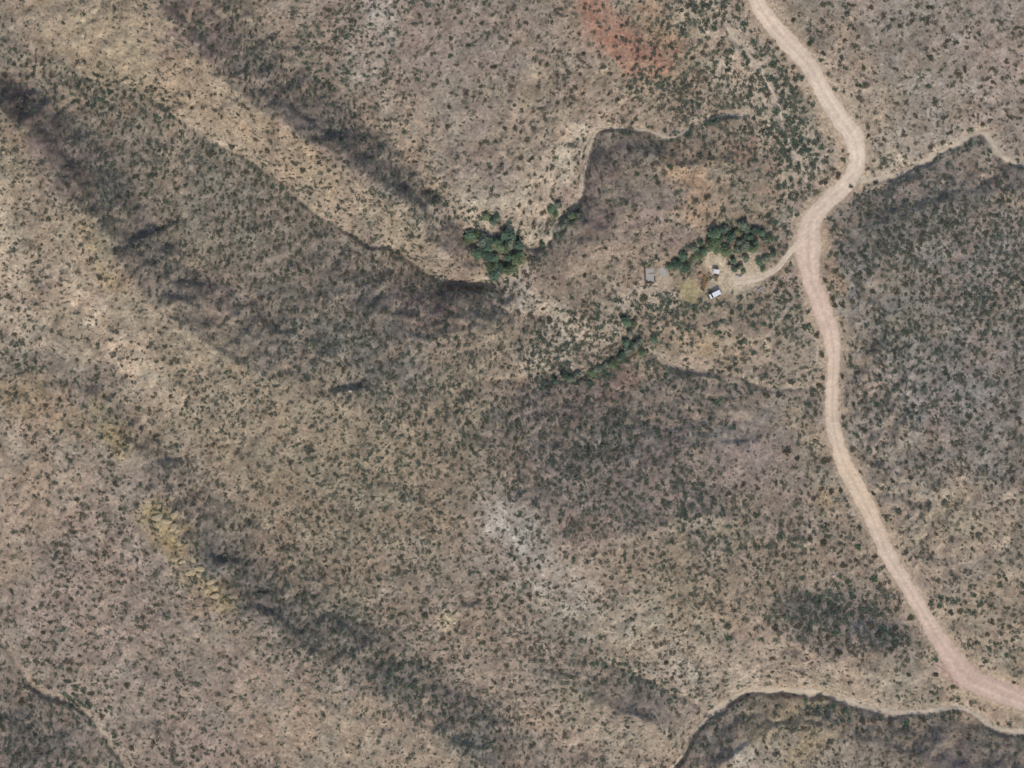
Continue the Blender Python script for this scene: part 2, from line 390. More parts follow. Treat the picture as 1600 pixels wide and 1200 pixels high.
SOILS = [
    # points, radius, colour as seen under flat light (some shaded slopes darker), strength
    ([(500, -100), (700, 60), (830, 200), (800, 300)], 130, (146, 132, 119), .9),
    ([(1400, -60), (1560, 60), (1500, 160)], 150, (158, 145, 131), .9),
    ([(1400, 420), (1560, 520), (1480, 640)], 150, (153, 144, 131), .9),
    ([(-60, 860), (150, 900), (260, 1000), (330, 1120)], 150, (149, 134, 120), .9),
    ([(430, 1130), (560, 1140), (680, 1200)], 70, (163, 144, 122), .9),
    ([(0, 850), (60, 760)], 70, (160, 142, 121), .8),
    ([(20, 10), (230, 100), (420, 210), (600, 320), (720, 415)], 62, (162, 145, 121), .95),
    ([(-60, 300), (80, 420), (190, 540), (320, 640)], 90, (160, 145, 123), .9),
    ([(0, 360), (20, 430)], 26, (186, 168, 140), .8),
    ([(190, 545), (240, 600), (280, 625)], 24, (186, 167, 143), .85),
    ([(340, 640), (500, 720), (640, 800)], 110, (149, 135, 112), .8),
    ([(620, 860), (640, 960), (560, 900)], 90, (143, 128, 108), .7),
    ([(170, 640), (200, 700)], 22, (168, 149, 108), .85),
    ([(30, 620), (110, 640)], 40, (150, 130, 100), .7),
    ([(250, 805), (285, 850), (300, 885), (345, 925)], 27, (172, 151, 110), .95),
    ([(150, 360), (190, 450)], 20, (166, 149, 114), .7),
    ([(560, 440), (500, 400), (420, 360), (330, 300), (180, 230)], 70, (138, 128, 113), .8),
    ([(420, 520), (560, 500), (600, 580)], 60, (124, 118, 108), .8),
    ([(40, 160), (70, 200), (110, 280)], 34, (112, 96, 90), .8),
    ([(270, -20), (300, 30), (350, 80)], 28, (114, 98, 92), .8),
    ([(270, 70), (300, 80)], 22, (118, 100, 95), .6),
    ([(480, 190), (530, 230), (560, 240)], 22, (112, 98, 92), .7),
    ([(650, 480), (720, 470)], 34, (120, 104, 94), .8),
    ([(600, 10), (590, 60), (560, 110)], 28, (176, 165, 150), .8),
    ([(640, 180), (640, 260), (700, 340)], 30, (163, 145, 123), .7),
    ([(700, 330), (780, 345), (860, 280), (880, 220)], 34, (172, 156, 134), .75),
    ([(810, 370), (830, 362)], 16, (190, 175, 152), .9),
    ([(880, 210), (1000, 160), (1100, 150)], 36, (166, 148, 126), .7),
    ([(930, 0), (955, 50), (1000, 95), (1030, 85)], 33, (162, 122, 101), .9),
    ([(1010, 10), (1040, 60)], 16, (180, 150, 120), .8),
    ([(930, 240), (960, 330), (1020, 340)], 60, (138, 122, 112), .85),
    ([(1060, 250), (1110, 290), (1090, 320)], 30, (178, 150, 120), .8),
    ([(1180, 230), (1200, 270)], 38, (154, 128, 110), .8),
    ([(860, 420), (950, 440), (1000, 410)], 50, (164, 144, 124), .8),
    ([(770, 445), (820, 425)], 14, (188, 172, 148), .8),
    ([(850, 480), (880, 500), (910, 520)], 14, (196, 178, 152), .85),
    ([(640, 545), (650, 540)], 12, (182, 165, 140), .8),
    ([(720, 580), (760, 530), (740, 650)], 60, (154, 140, 119), .7),
    ([(830, 560), (870, 560), (900, 540)], 18, (172, 158, 134), .8),
    ([(905, 645), (940, 620), (985, 590)], 18, (152, 124, 110), .85),
    ([(860, 660), (930, 760), (1050, 740), (1150, 800)], 90, (147, 131, 119), .8),
    ([(1180, 660), (1170, 720)], 42, (156, 138, 126), .9),
    ([(1000, 560), (1110, 540), (1150, 560)], 26, (170, 152, 124), .7),
    ([(1100, 540), (1110, 548)], 14, (170, 146, 108), .5),
    ([(775, 800), (820, 840), (830, 880), (890, 930)], 36, (174, 164, 150), .8),
    ([(1055, 1045), (1075, 1060)], 14, (194, 184, 170), .9),
    ([(880, 930), (1000, 1000), (1120, 1050)], 55, (164, 152, 133), .75),
    ([(780, 800), (770, 830)], 14, (184, 176, 163), .6),
    ([(1140, 1060), (1250, 1070), (1400, 1080), (1480, 1080)], 34, (166, 150, 128), .8),
    ([(1190, 1140), (1290, 1110), (1230, 1170)], 40, (170, 152, 118), .7),
    ([(1200, 1180), (1160, 1190)], 22, (186, 172, 150), .7),
    ([(1480, 1170), (1540, 1200)], 40, (120, 112, 108), .9),
    ([(1410, 860), (1480, 840), (1560, 1000)], 90, (166, 149, 126), .8),
    ([(1400, 560), (1430, 620), (1480, 690)], 20, (164, 152, 142), .7),
    ([(1360, 330), (1290, 380), (1310, 440)], 16, (180, 150, 118), .7),
    ([(1570, 300), (1610, 310)], 16, (184, 162, 136), .9),
    ([(1500, 240), (1540, 260)], 18, (170, 150, 128), .8),
    ([(1240, 650), (1275, 700), (1300, 790)], 18, (176, 156, 126), .8),
    ([(1350, 890), (1340, 860)], 14, (168, 140, 118), .8),
    ([(1500, 1100), (1560, 1110)], 20, (190, 160, 134), .8),
    ([(1380, 180), (1360, 120), (1320, 60), (1310, 100)], 22, (176, 154, 130), .75),
    ([(710, 970), (700, 970)], 14, (188, 172, 138), .8),
    ([(1540, 240), (1560, 232)], 12, (188, 168, 144), .5),
    ([(1420, 330), (1460, 325)], 16, (170, 158, 142), .5),
    ([(0, 310), (18, 420), (50, 520)], 20, (184, 166, 141), .8), ([(100, 430), (180, 530), (268, 630)], 22, (184, 166, 142), .75),
    ([(775, 450), (850, 485), (905, 520)], 22, (194, 178, 153), .95), ([(840, 562), (880, 545), (950, 520), (1000, 470), (1045, 450)], 22, (184, 168, 144), .8),
    ([(895, 215), (880, 260), (862, 310), (800, 340), (740, 335)], 28, (187, 171, 147), .95), ([(1290, 130), (1325, 200), (1400, 240)], 34, (184, 167, 144), .85),
    ([(1100, 20), (1170, 110), (1230, 200), (1250, 270)], 42, (188, 170, 146), .95), ([(1340, 260), (1440, 250), (1500, 200)], 22, (178, 162, 140), .6),
    ([(1020, 455), (1050, 470)], 16, (188, 170, 146), .8), ([(1080, 460), (1150, 470), (1230, 440)], 18, (172, 154, 134), .6), ([(1150, 545), (1240, 560)], 22, (174, 158, 132), .6), ([(1110, 640), (1200, 640), (1240, 600)], 18, (176, 158, 134), .5),
]
base = np.array((151., 136., 117.))
C = np.ones(hX.shape + (3,)) * base
C *= (1 + 0.06 * fbm(hX, hY, 160, 4, 201))[..., None]
C[..., 2] *= 1 - 0.05 * fbm(hX, hY, 220, 3, 205)
for pts, r, c, s in SOILS:
    m = stroke(pts, r)
    sd_ = int(r * 7 + pts[0][0]) % 997 + 300
    patch = np.clip(0.68 + 1.0 * fbm(hX, hY, 34, 4, sd_) + .55 * fbm(hX, hY, 11, 2, sd_ + 7), 0, 1)
    C += (np.array(c) - C) * (m * s * patch)[..., None]
for pts, r, c, s in [  # dark gravel along the shaded slopes, deepening their shade in the ground colour
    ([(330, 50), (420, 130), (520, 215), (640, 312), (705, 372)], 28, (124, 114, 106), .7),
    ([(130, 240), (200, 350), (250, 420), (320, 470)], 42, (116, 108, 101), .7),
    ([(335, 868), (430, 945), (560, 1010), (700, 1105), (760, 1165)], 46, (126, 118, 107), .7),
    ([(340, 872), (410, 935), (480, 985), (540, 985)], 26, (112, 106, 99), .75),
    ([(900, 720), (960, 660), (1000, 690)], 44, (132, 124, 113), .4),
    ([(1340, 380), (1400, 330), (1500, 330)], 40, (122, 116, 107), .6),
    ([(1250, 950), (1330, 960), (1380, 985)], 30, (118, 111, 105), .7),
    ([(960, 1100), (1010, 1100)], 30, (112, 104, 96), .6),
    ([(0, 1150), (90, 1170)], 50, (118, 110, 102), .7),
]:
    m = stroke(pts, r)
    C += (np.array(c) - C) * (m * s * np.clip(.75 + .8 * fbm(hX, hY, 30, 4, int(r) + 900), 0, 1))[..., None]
hue = fbm(hX, hY, 34, 4, 931)
hue2 = fbm(hX, hY, 90, 3, 937)
C *= 1 + np.stack([.03 * hue + .015 * hue2, -.005 * hue, -.016 * hue + .01 * hue2], -1)
C *= (1 + .07 * fbm(hX, hY, 30, 4, 941) + .12 * fbm(hX, hY, 12, 2, 943))[..., None]
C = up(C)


def lay(mask, c, s=1.0):
    global C
    C = C + (np.array(c, float) - C) * (mask * s)[..., None]


n1 = fbm(X, Y, 14, 4, 401); n2 = fbm(X, Y, 40, 4, 403)
lay((1 - sstep(road_w * .5 + 2, road_w * .5 + 24, road_d + 18 * n2 + 9 * n1)), (184, 163, 137), .8)
lay((1 - sstep(road_w * .5 - 2, road_w * .5 + 4, road_d + 5 * n1)), (196, 173, 146), .9)
lay(np.clip(wash_near * (0.6 + 0.9 * n1) - bankveg, 0, 1), (176, 160, 139), .55)
lay(wash_pale, (188, 173, 151), .95)
lay(yard, (194, 177, 150), .85)
lay(1 - sstep(drive_w * .5 - 1, drive_w * .5 + 3, drive_d + 3 * n1), (200, 180, 152), .9)
jx = X + 4 * fbm(X, Y, 18, 3, 411); jy = Y + 4 * fbm(X, Y, 18, 3, 412)
lay(1 - sstep(8, 19, poly_dist(jx, jy, [(1072, 452), (1086, 450), (1078, 462)])[0]), (168, 153, 116), .95)
lay(1 - sstep(5, 10, poly_dist(jx, jy, [(1094, 430), (1097, 442)])[0]), (152, 126, 107), .9)
lay(1 - sstep(10, 24, poly_dist(jx, jy, [(1012, 445), (1030, 440), (1045, 460)])[0]), (184, 166, 142), .8)
lay(1 - sstep(10, 20, poly_dist(jx, jy, [(1480, 1040), (1510, 1062)])[0]), (190, 158, 141), .7)
red_d = poly_dist(X + 9 * fbm(X, Y, 26, 4, 421), Y + 9 * fbm(X, Y, 26, 4, 422), [(926, -30), (938, 20), (962, 62), (985, 92), (1030, 98)])[0]
lay((1 - sstep(17, 25, red_d)) * np.clip(.7 + 1.2 * n2, 0, 1), (162, 124, 104), .8)
# turnout east of the road by the drive, small track heading north-east
lay(1 - sstep(8, 16, poly_dist(jx, jy, [(1284, 352), (1288, 385)])[0]), (192, 166, 138), .85)
lay(1 - sstep(4, 9, poly_dist(jx, jy, [(1460, 1045), (1445, 1060), (1430, 1075)])[0]), (178, 160, 140), .7)
lay(1 - sstep(3, 8, poly_dist(jx, jy, [(1330, 30), (1318, 60), (1300, 85)])[0]), (184, 162, 136), .7)
C *= (1 + 0.045 * n1 + 0.04 * fbm(X, Y, 7, 2, 405))[..., None]
C *= np.array((.974, .969, .969))
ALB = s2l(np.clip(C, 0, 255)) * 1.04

# ------------------------------------------------------------------ materials
def new_mat(name):
    m = bpy.data.materials.new(name)
    m.use_nodes = True
    nt = m.node_tree
    b = nt.nodes['Principled BSDF']
    b.inputs['Roughness'].default_value = 0.92
    if 'Specular IOR Level' in b.inputs:
        b.inputs['Specular IOR Level'].default_value = 0.15
    return m, nt, b


def noise_mat(name, col, var=0.15, scale=1.0, bump=0.0, rough=0.92, attr=None, metal=0.0, spec=0.15, detail=5.0):
    m, nt, b = new_mat(name)
    b.inputs['Roughness'].default_value = rough
    b.inputs['Metallic'].default_value = metal
    b.inputs['Specular IOR Level'].default_value = spec
    geo = nt.nodes.new('ShaderNodeNewGeometry')
    nz = nt.nodes.new('ShaderNodeTexNoise')
    nz.inputs['Scale'].default_value = scale; nz.inputs['Detail'].default_value = detail; nz.inputs['Roughness'].default_value = 0.65
    nt.links.new(geo.outputs['Position'], nz.inputs['Vector'])
    mr = nt.nodes.new('ShaderNodeMapRange')
    mr.inputs['From Min'].default_value = 0.3; mr.inputs['From Max'].default_value = 0.7
    mr.inputs['To Min'].default_value = 1 - var; mr.inputs['To Max'].default_value = 1 + var
    nt.links.new(nz.outputs['Fac'], mr.inputs['Value'])
    mul = nt.nodes.new('ShaderNodeVectorMath'); mul.operation = 'MULTIPLY'
    if attr:
        at = nt.nodes.new('ShaderNodeAttribute'); at.attribute_name = attr
        nt.links.new(at.outputs['Color'], mul.inputs[0])
    else:
        mul.inputs[0].default_value = col
    nt.links.new(mr.outputs[0], mul.inputs[1])
    nt.links.new(mul.outputs[0], b.inputs['Base Color'])
    if bump:
        bp = nt.nodes.new('ShaderNodeBump'); bp.inputs['Strength'].default_value = 0.6; bp.inputs['Distance'].default_value = bump
        nt.links.new(nz.outputs['Fac'], bp.inputs['Height']); nt.links.new(bp.outputs[0], b.inputs['Normal'])
    return m, nt, b


def ground_material(name='desert_soil', k=1.0):
    m, nt, b = new_mat(name)
    b.inputs['Roughness'].default_value = 1.0
    b.inputs['Specular IOR Level'].default_value = 0.02
    N, L = nt.nodes, nt.links
    geo = N.new('ShaderNodeNewGeometry')
    at = N.new('ShaderNodeAttribute'); at.attribute_name = 'soil'
    last = at.outputs['Color']
    hs = []
    for sc, lo, hi, det in ((0.16, .90, 1.10, 4), (0.75, .84, 1.15, 5), (3.0, .82, 1.17, 3)):
        nz = N.new('ShaderNodeTexNoise'); nz.inputs['Scale'].default_value = sc; nz.inputs['Detail'].default_value = det
        nz.inputs['Roughness'].default_value = 0.7
        L.new(geo.outputs['Position'], nz.inputs['Vector'])
        mr = N.new('ShaderNodeMapRange'); mr.inputs['From Min'].default_value = .32; mr.inputs['From Max'].default_value = .68
        mr.inputs['To Min'].default_value = 1 - (1 - lo) * k; mr.inputs['To Max'].default_value = 1 + (hi - 1) * k
        L.new(nz.outputs['Fac'], mr.inputs['Value'])
        mu = N.new('ShaderNodeVectorMath'); mu.operation = 'MULTIPLY'
        L.new(last, mu.inputs[0]); L.new(mr.outputs[0], mu.inputs[1])
        last = mu.outputs[0]; hs.append(nz)
    # stony specks, dark and pale
    vo = N.new('ShaderNodeTexVoronoi'); vo.inputs['Scale'].default_value = 0.9; vo.inputs['Randomness'].default_value = 1.0
    L.new(geo.outputs['Position'], vo.inputs['Vector'])
    sep = N.new('ShaderNodeSeparateColor'); L.new(vo.outputs['Color'], sep.inputs[0])
    mr = N.new('ShaderNodeMapRange'); mr.inputs['To Min'].default_value = 1 - .22 * k; mr.inputs['To Max'].default_value = 1 + .2 * k
    L.new(sep.outputs[0], mr.inputs['Value'])
    mu = N.new('ShaderNodeVectorMath'); mu.operation = 'MULTIPLY'
    L.new(last, mu.inputs[0]); L.new(mr.outputs[0], mu.inputs[1]); last = mu.outputs[0]
    L.new(last, b.inputs['Base Color'])
    bp = N.new('ShaderNodeBump'); bp.inputs['Strength'].default_value = 0.7 * k; bp.inputs['Distance'].default_value = 0.35 * k
    L.new(hs[1].outputs['Fac'], bp.inputs['Height'])
    bp2 = N.new('ShaderNodeBump'); bp2.inputs['Strength'].default_value = 0.6; bp2.inputs['Distance'].default_value = 0.12
    L.new(hs[2].outputs['Fac'], bp2.inputs['Height']); L.new(bp.outputs[0], bp2.inputs['Normal'])
    L.new(bp2.outputs[0], b.inputs['Normal'])
    return m


M_GROUND = ground_material()
M_ROADSOIL = ground_material('graded_soil', .4)
def leaf_mat(name, var, scale, trans):
    m, nt, b = noise_mat(name, None, var, scale, attr='tint', rough=0.85, spec=0.1)
    tr = nt.nodes.new('ShaderNodeBsdfTranslucent'); mx = nt.nodes.new('ShaderNodeMixShader')
    mx.inputs[0].default_value = trans
    nt.links.new(b.inputs['Base Color'].links[0].from_socket, tr.inputs['Color'])
    nt.links.new(b.outputs[0], mx.inputs[1]); nt.links.new(tr.outputs[0], mx.inputs[2])
    nt.links.new(mx.outputs[0], nt.nodes['Material Output'].inputs['Surface'])
    return m


M_LEAF = leaf_mat('shrub_leaves', 0.22, 2.5, .4)
M_TREE = leaf_mat('tree_leaves', 0.3, 1.2, .4)
M_BARK = noise_mat('bark', (0.10, 0.075, 0.055), 0.25, 6.0, bump=0.03)[0]
M_ROCK = noise_mat('ledge_rock', (0.37, 0.295, 0.18), 0.28, 1.3, bump=0.15)[0]
M_PALEROCK = noise_mat('pale_rock', (0.46, 0.41, 0.35), 0.2, 2.0, bump=0.08)[0]
M_DARKSTONE = noise_mat('wall_stone', (0.15, 0.115, 0.09), 0.3, 2.2, bump=0.08)[0]
M_SLAB = noise_mat('old_concrete', (0.40, 0.365, 0.315), 0.16, 1.4, bump=0.02)[0]
M_WHITE = noise_mat('white_paint', (0.80, 0.80, 0.80), 0.05, 1.5, rough=0.4, spec=0.4)[0]
M_GLASS = noise_mat('dark_glass', (0.02, 0.022, 0.025), 0.05, 1.0, rough=0.12, spec=0.5)[0]
M_TYRE = noise_mat('tyre_rubber', (0.025, 0.025, 0.025), 0.1, 5.0)[0]
M_STEEL = noise_mat('dull_steel', (0.30, 0.30, 0.31), 0.15, 3.0, rough=0.45, metal=0.6)[0]
M_RUST = noise_mat('rusty_wood', (0.26, 0.15, 0.065), 0.3, 3.0, bump=0.03)[0]
M_ROOF = noise_mat('pale_roof_sheet', (0.72, 0.66, 0.62), 0.08, 2.0, rough=0.6)[0]
M_LAMP = noise_mat('lamp_lens', (0.55, 0.50, 0.45), 0.05, 2.0, rough=0.2)[0]
M_RED = noise_mat('red_lens', (0.30, 0.02, 0.02), 0.05, 2.0, rough=0.25)[0]


# ------------------------------------------------------------------ object helpers
def fast_mesh(name, V, F, mat, attr=None, col=None, smooth=False):
    """V (n,3); F (m,k) one size of face"""
    V = np.ascontiguousarray(V, np.float32); F = np.ascontiguousarray(F, np.int32)
    me = bpy.data.meshes.new(name)
    me.vertices.add(len(V)); me.vertices.foreach_set('co', V.ravel())
    k = F.shape[1]
    me.loops.add(F.size); me.loops.foreach_set('vertex_index', F.ravel())
    me.polygons.add(len(F)); me.polygons.foreach_set('loop_start', np.arange(0, F.size, k, dtype=np.int32))
    try:
        me.polygons.foreach_set('loop_total', np.full(len(F), k, np.int32))
    except Exception:
        pass
    if smooth:
        me.polygons.foreach_set('use_smooth', np.ones(len(F), bool))
    if attr:
        a = me.attributes.new(attr, 'FLOAT_COLOR', 'POINT')
        a.data.foreach_set('color', np.ascontiguousarray(np.hstack([col, np.ones((len(col), 1))]), np.float32).ravel())
    me.update(calc_edges=True)
    if mat:
        me.materials.append(mat)
    return me


def link(name, me, parent=None, loc=None, rot=None, scale=None):
    o = bpy.data.objects.new(name, me)
    COL.objects.link(o)
    if parent is not None:
        o.parent = parent
    if loc is not None:
        o.location = loc
    if rot is not None:
        o.rotation_euler = rot
    if scale is not None:
        o.scale = scale
    return o


def tag(o, label=None, cat=None, group=None, kind=None):
    if label: o['label'] = label
    if cat: o['category'] = cat
    if group: o['group'] = group
    if kind: o['kind'] = kind
    return o


class MB:
    """collects boxes, prisms and tubes into one mesh"""
    def __init__(self):
        self.v = []; self.f = []

    def add(self, vs, fs, M=None):
        n = len(self.v)
        self.v += [tuple(M @ Vector(p)) if M else tuple(p) for p in vs]
        self.f += [tuple(i + n for i in f) for f in fs]
        return self

    def box(self, c, s, M=None):
        x, y, z = (q / 2 for q in s)
        vs = [(c[0] + a * x, c[1] + b_ * y, c[2] + d * z) for a in (-1, 1) for b_ in (-1, 1) for d in (-1, 1)]
        return self.add(vs, [(0, 1, 3, 2), (4, 6, 7, 5), (0, 4, 5, 1), (2, 3, 7, 6), (0, 2, 6, 4), (1, 5, 7, 3)], M)

    def prism(self, prof, y0, y1, M=None):
        n = len(prof)
        vs = [(x, y0, z) for x, z in prof] + [(x, y1, z) for x, z in prof]
        fs = [tuple(range(n)), tuple(range(2 * n - 1, n - 1, -1))] + [(i, i + n, (i + 1) % n + n, (i + 1) % n) for i in range(n)]
        return self.add(vs, fs, M)

    def tube(self, pts, rad, n=6):
        rings = []
        base_i = len(self.v)
        for i, p in enumerate(pts):
            p = Vector(p)
            d = (Vector(pts[min(i + 1, len(pts) - 1)]) - Vector(pts[max(i - 1, 0)])).normalized()
            a = d.orthogonal().normalized(); b_ = d.cross(a)
            r = rad[i] if hasattr(rad, '__len__') else rad
            self.v += [tuple(p + a * r * math.cos(t * 2 * math.pi / n) + b_ * r * math.sin(t * 2 * math.pi / n)) for t in range(n)]
        for i in range(len(pts) - 1):
            for t in range(n):
                a0 = base_i + i * n + t; a1 = base_i + i * n + (t + 1) % n
                self.f.append((a0, a1, a1 + n, a0 + n))
        self.f.append(tuple(base_i + t for t in range(n))[::-1])
        self.f.append(tuple(base_i + (len(pts) - 1) * n + t for t in range(n)))
        return self

    def mesh(self, name, mat, bevel=0.0):
        me = bpy.data.meshes.new(name)
        me.from_pydata(self.v, [], self.f)
        me.materials.append(mat)
        if bevel:
            import bmesh
            bm = bmesh.new(); bm.from_mesh(me)
            bmesh.ops.recalc_face_normals(bm, faces=bm.faces[:])
            ed = [e for e in bm.edges if len(e.link_faces) == 2 and e.calc_face_angle(0) > 0.4]
            bmesh.ops.bevel(bm, geom=ed, offset=bevel, segments=2, affect='EDGES', profile=0.6)
            bm.to_mesh(me); bm.free()
        me.update()
        return me

    def build(self, name, mat, parent=None, loc=None, rot=None, bevel=0.0):
        return link(name, self.mesh(name, mat, bevel), parent, loc, rot)


def root(name, loc, rz=0.0):
    o = bpy.data.objects.new(name, None)
    o.empty_display_size = 0.5
    COL.objects.link(o); o.location = loc; o.rotation_euler = (0, 0, rz)
    return o


# ------------------------------------------------------------------ ground: one sheet, fine inside, stretched out to the horizon
def build_ground():
    n = 34
    g = 4.0 * (1.21 ** np.arange(1, n + 1)); g = np.cumsum(g)
    xs = np.concatenate([CX0 - g[::-1], cxs, CX1 + g]); ys = np.concatenate([CY0 - g[::-1], cys, CY1 + g])
    gx, gy = np.meshgrid(xs, ys)
    fx = (gx - CX0) / CS; fy = (gy - CY0) / CS
    z = bil(Z, fx, fy); c = bil(ALB, fx, fy)
    out = np.maximum(np.maximum(CX0 - gx, gx - CX1), np.maximum(CY0 - gy, gy - CY1))
    of = sstep(0, 900, np.maximum(out, 0))
    z = z * (1 - of) + of * (20 + 26 * fbm(gx, gy, 1500, 4, 701)) + sstep(0, 200, np.maximum(out, 0)) * 5 * fbm(gx, gy, 260, 3, 702)
    m = sstep(0, 300, np.maximum(out, 0))[..., None]
    c = c * (1 - m) + m * s2l(base)
    wx_, wy_ = W(gx, gy)
    V = np.stack([wx_, wy_, z], -1).reshape(-1, 3)
    ny, nx = gx.shape
    idx = np.arange(ny * nx).reshape(ny, nx)
    F = np.stack([idx[1:, :-1], idx[1:, 1:], idx[:-1, 1:], idx[:-1, :-1]], -1).reshape(-1, 4)
    me = fast_mesh('ground', V, F, M_GROUND, 'soil', c.reshape(-1, 3), smooth=True)
    o = link('ground', me)
    return tag(o, 'broad dissected desert hillside of tan and grey stony soil', 'ground', kind='structure')


ground = build_ground()


def hz(px, py):
    return bil(Z, (np.asarray(px, float) - CX0) / CS, (np.asarray(py, float) - CY0) / CS)


def at(px, py, dz=0.0):
    x, y = W(px, py)
    return (float(x), float(y), float(hz(px, py)) + dz)


def ribbon(name, sp, wcol, across, lift, colour_fn, label, jitter=0.8, seed=3, narrow=1.0):
    """strip of surface draped on the ground along a line"""
    P = sp[:, :2]; n = len(P)
    T = np.gradient(P, axis=0); T /= np.linalg.norm(T, axis=1)[:, None]
    Nn = np.stack([-T[:, 1], T[:, 0]], 1)
    u = np.linspace(-1, 1, across)
    s = np.arange(n)
    wl_ = wcol * 0.5 * narrow + jitter * (fbm(s * 1.0, s * 0 + seed, 5, 3, seed + 5) * 2)
    wr_ = wcol * 0.5 * narrow + jitter * (fbm(s * 1.0, s * 0 + seed + 50, 5, 3, seed + 9) * 2)
    off = np.where(u[None] < 0, u[None] * wl_[:, None], u[None] * wr_[:, None])
    px = P[:, 0:1] + Nn[:, 0:1] * off; py = P[:, 1:2] + Nn[:, 1:2] * off
    z = hz(px, py) + lift * (1 - 0.75 * np.abs(u)[None] ** 6)
    x, y = W(px, py)
    V = np.stack([x, y, z], -1).reshape(-1, 3)
    c = colour_fn(px, py, np.broadcast_to(u[None], px.shape), np.broadcast_to(s[:, None], px.shape))
    idx = np.arange(n * across).reshape(n, across)
    F = np.stack([idx[:-1, :-1], idx[:-1, 1:], idx[1:, 1:], idx[1:, :-1]], -1).reshape(-1, 4)
    me = fast_mesh(name, V, F, M_ROADSOIL, 'soil', c.reshape(-1, 3), smooth=True)
    import bmesh
    bm = bmesh.new(); bm.from_mesh(me)
    if sum(f.normal.z for f in bm.faces) < 0:
        bmesh.ops.reverse_faces(bm, faces=bm.faces[:])
    bm.to_mesh(me); bm.free()
    return tag(link(name, me), label, None, kind='structure')


def road_col(px, py, u, s):
    c = np.ones(px.shape + (3,)) * np.array((203., 180., 157.))
    pink = np.exp(-((py - 1050) / 90.0) ** 2) * 0.8 + np.exp(-((py - 470) / 110.0) ** 2) * 0.35
    c += (np.array((192., 163., 146.)) - c) * np.clip(pink, 0, 1)[..., None]
    pale = np.exp(-((py - 200) / 120.0) ** 2) * 0.7
    c += (np.array((202., 184., 162.)) - c) * pale[..., None]
    yel = np.exp(-((py - 760) / 90.0) ** 2) * 0.3
    c += (np.array((202., 178., 142.)) - c) * yel[..., None]
    tr = np.exp(-((np.abs(u) - 0.38) / 0.12) ** 2) * 0.045 - np.exp(-(u / 0.1) ** 2) * 0.03 - sstep(.75, 1, np.abs(u)) * 0.06 + 0.035
    c *= (1 + tr + 0.05 * fbm(px, py, 30, 3, 801) + 0.03 * fbm(px, py, 8, 2, 802))[..., None]
    return s2l(np.clip(c, 0, 255)) * 1.04


fine_road = spline(ROAD, 2.5)
ribbon('dirt_road', fine_road, fine_road[:, 2] * 1.06, 19, 0.09, road_col, 'pale graded dirt road winding from top to bottom right', 1.7, 3)


def drive_col(px, py, u, s):
    c = np.ones(px.shape + (3,)) * np.array((204., 185., 161.))
    c *= (1 - 0.06 * np.exp(-(u / 0.25) ** 2) + 0.05 * fbm(px, py, 12, 3, 811))[..., None]
    return s2l(np.clip(c, 0, 255)) * 1.04


fd = spline(DRIVE, 2.0)
ribbon('driveway', fd[4:], fd[4:, 2], 9, 0.07, drive_col, 'narrow pale dirt track curving from road to yard', 0.6, 13)

for nm, lab in (('winding', 'narrow pale sandy wash with a right-angle bend near grove'), ('south', 'sandy wash bed under the dark bank at bottom right'),
                ('east', 'sandy wash bed joining the road from the right'), ('braid', 'braided sandy channel left of the upper road'),
                ):
    sp = spline(WASHES[nm], 2.5)

    def wcol(px, py, u, s):
        c = np.ones(px.shape + (3,)) * np.array((188., 172., 150.))
        c *= (1 + 0.09 * fbm(px, py, 14, 3, 821) - 0.08 * np.abs(u) ** 3)[..., None]
        return s2l(np.clip(c, 0, 255)) * 1.04
    ribbon('dry_wash', sp, sp[:, 2], 7, 0.06, wcol, lab, 1.5, 23, 0.7)


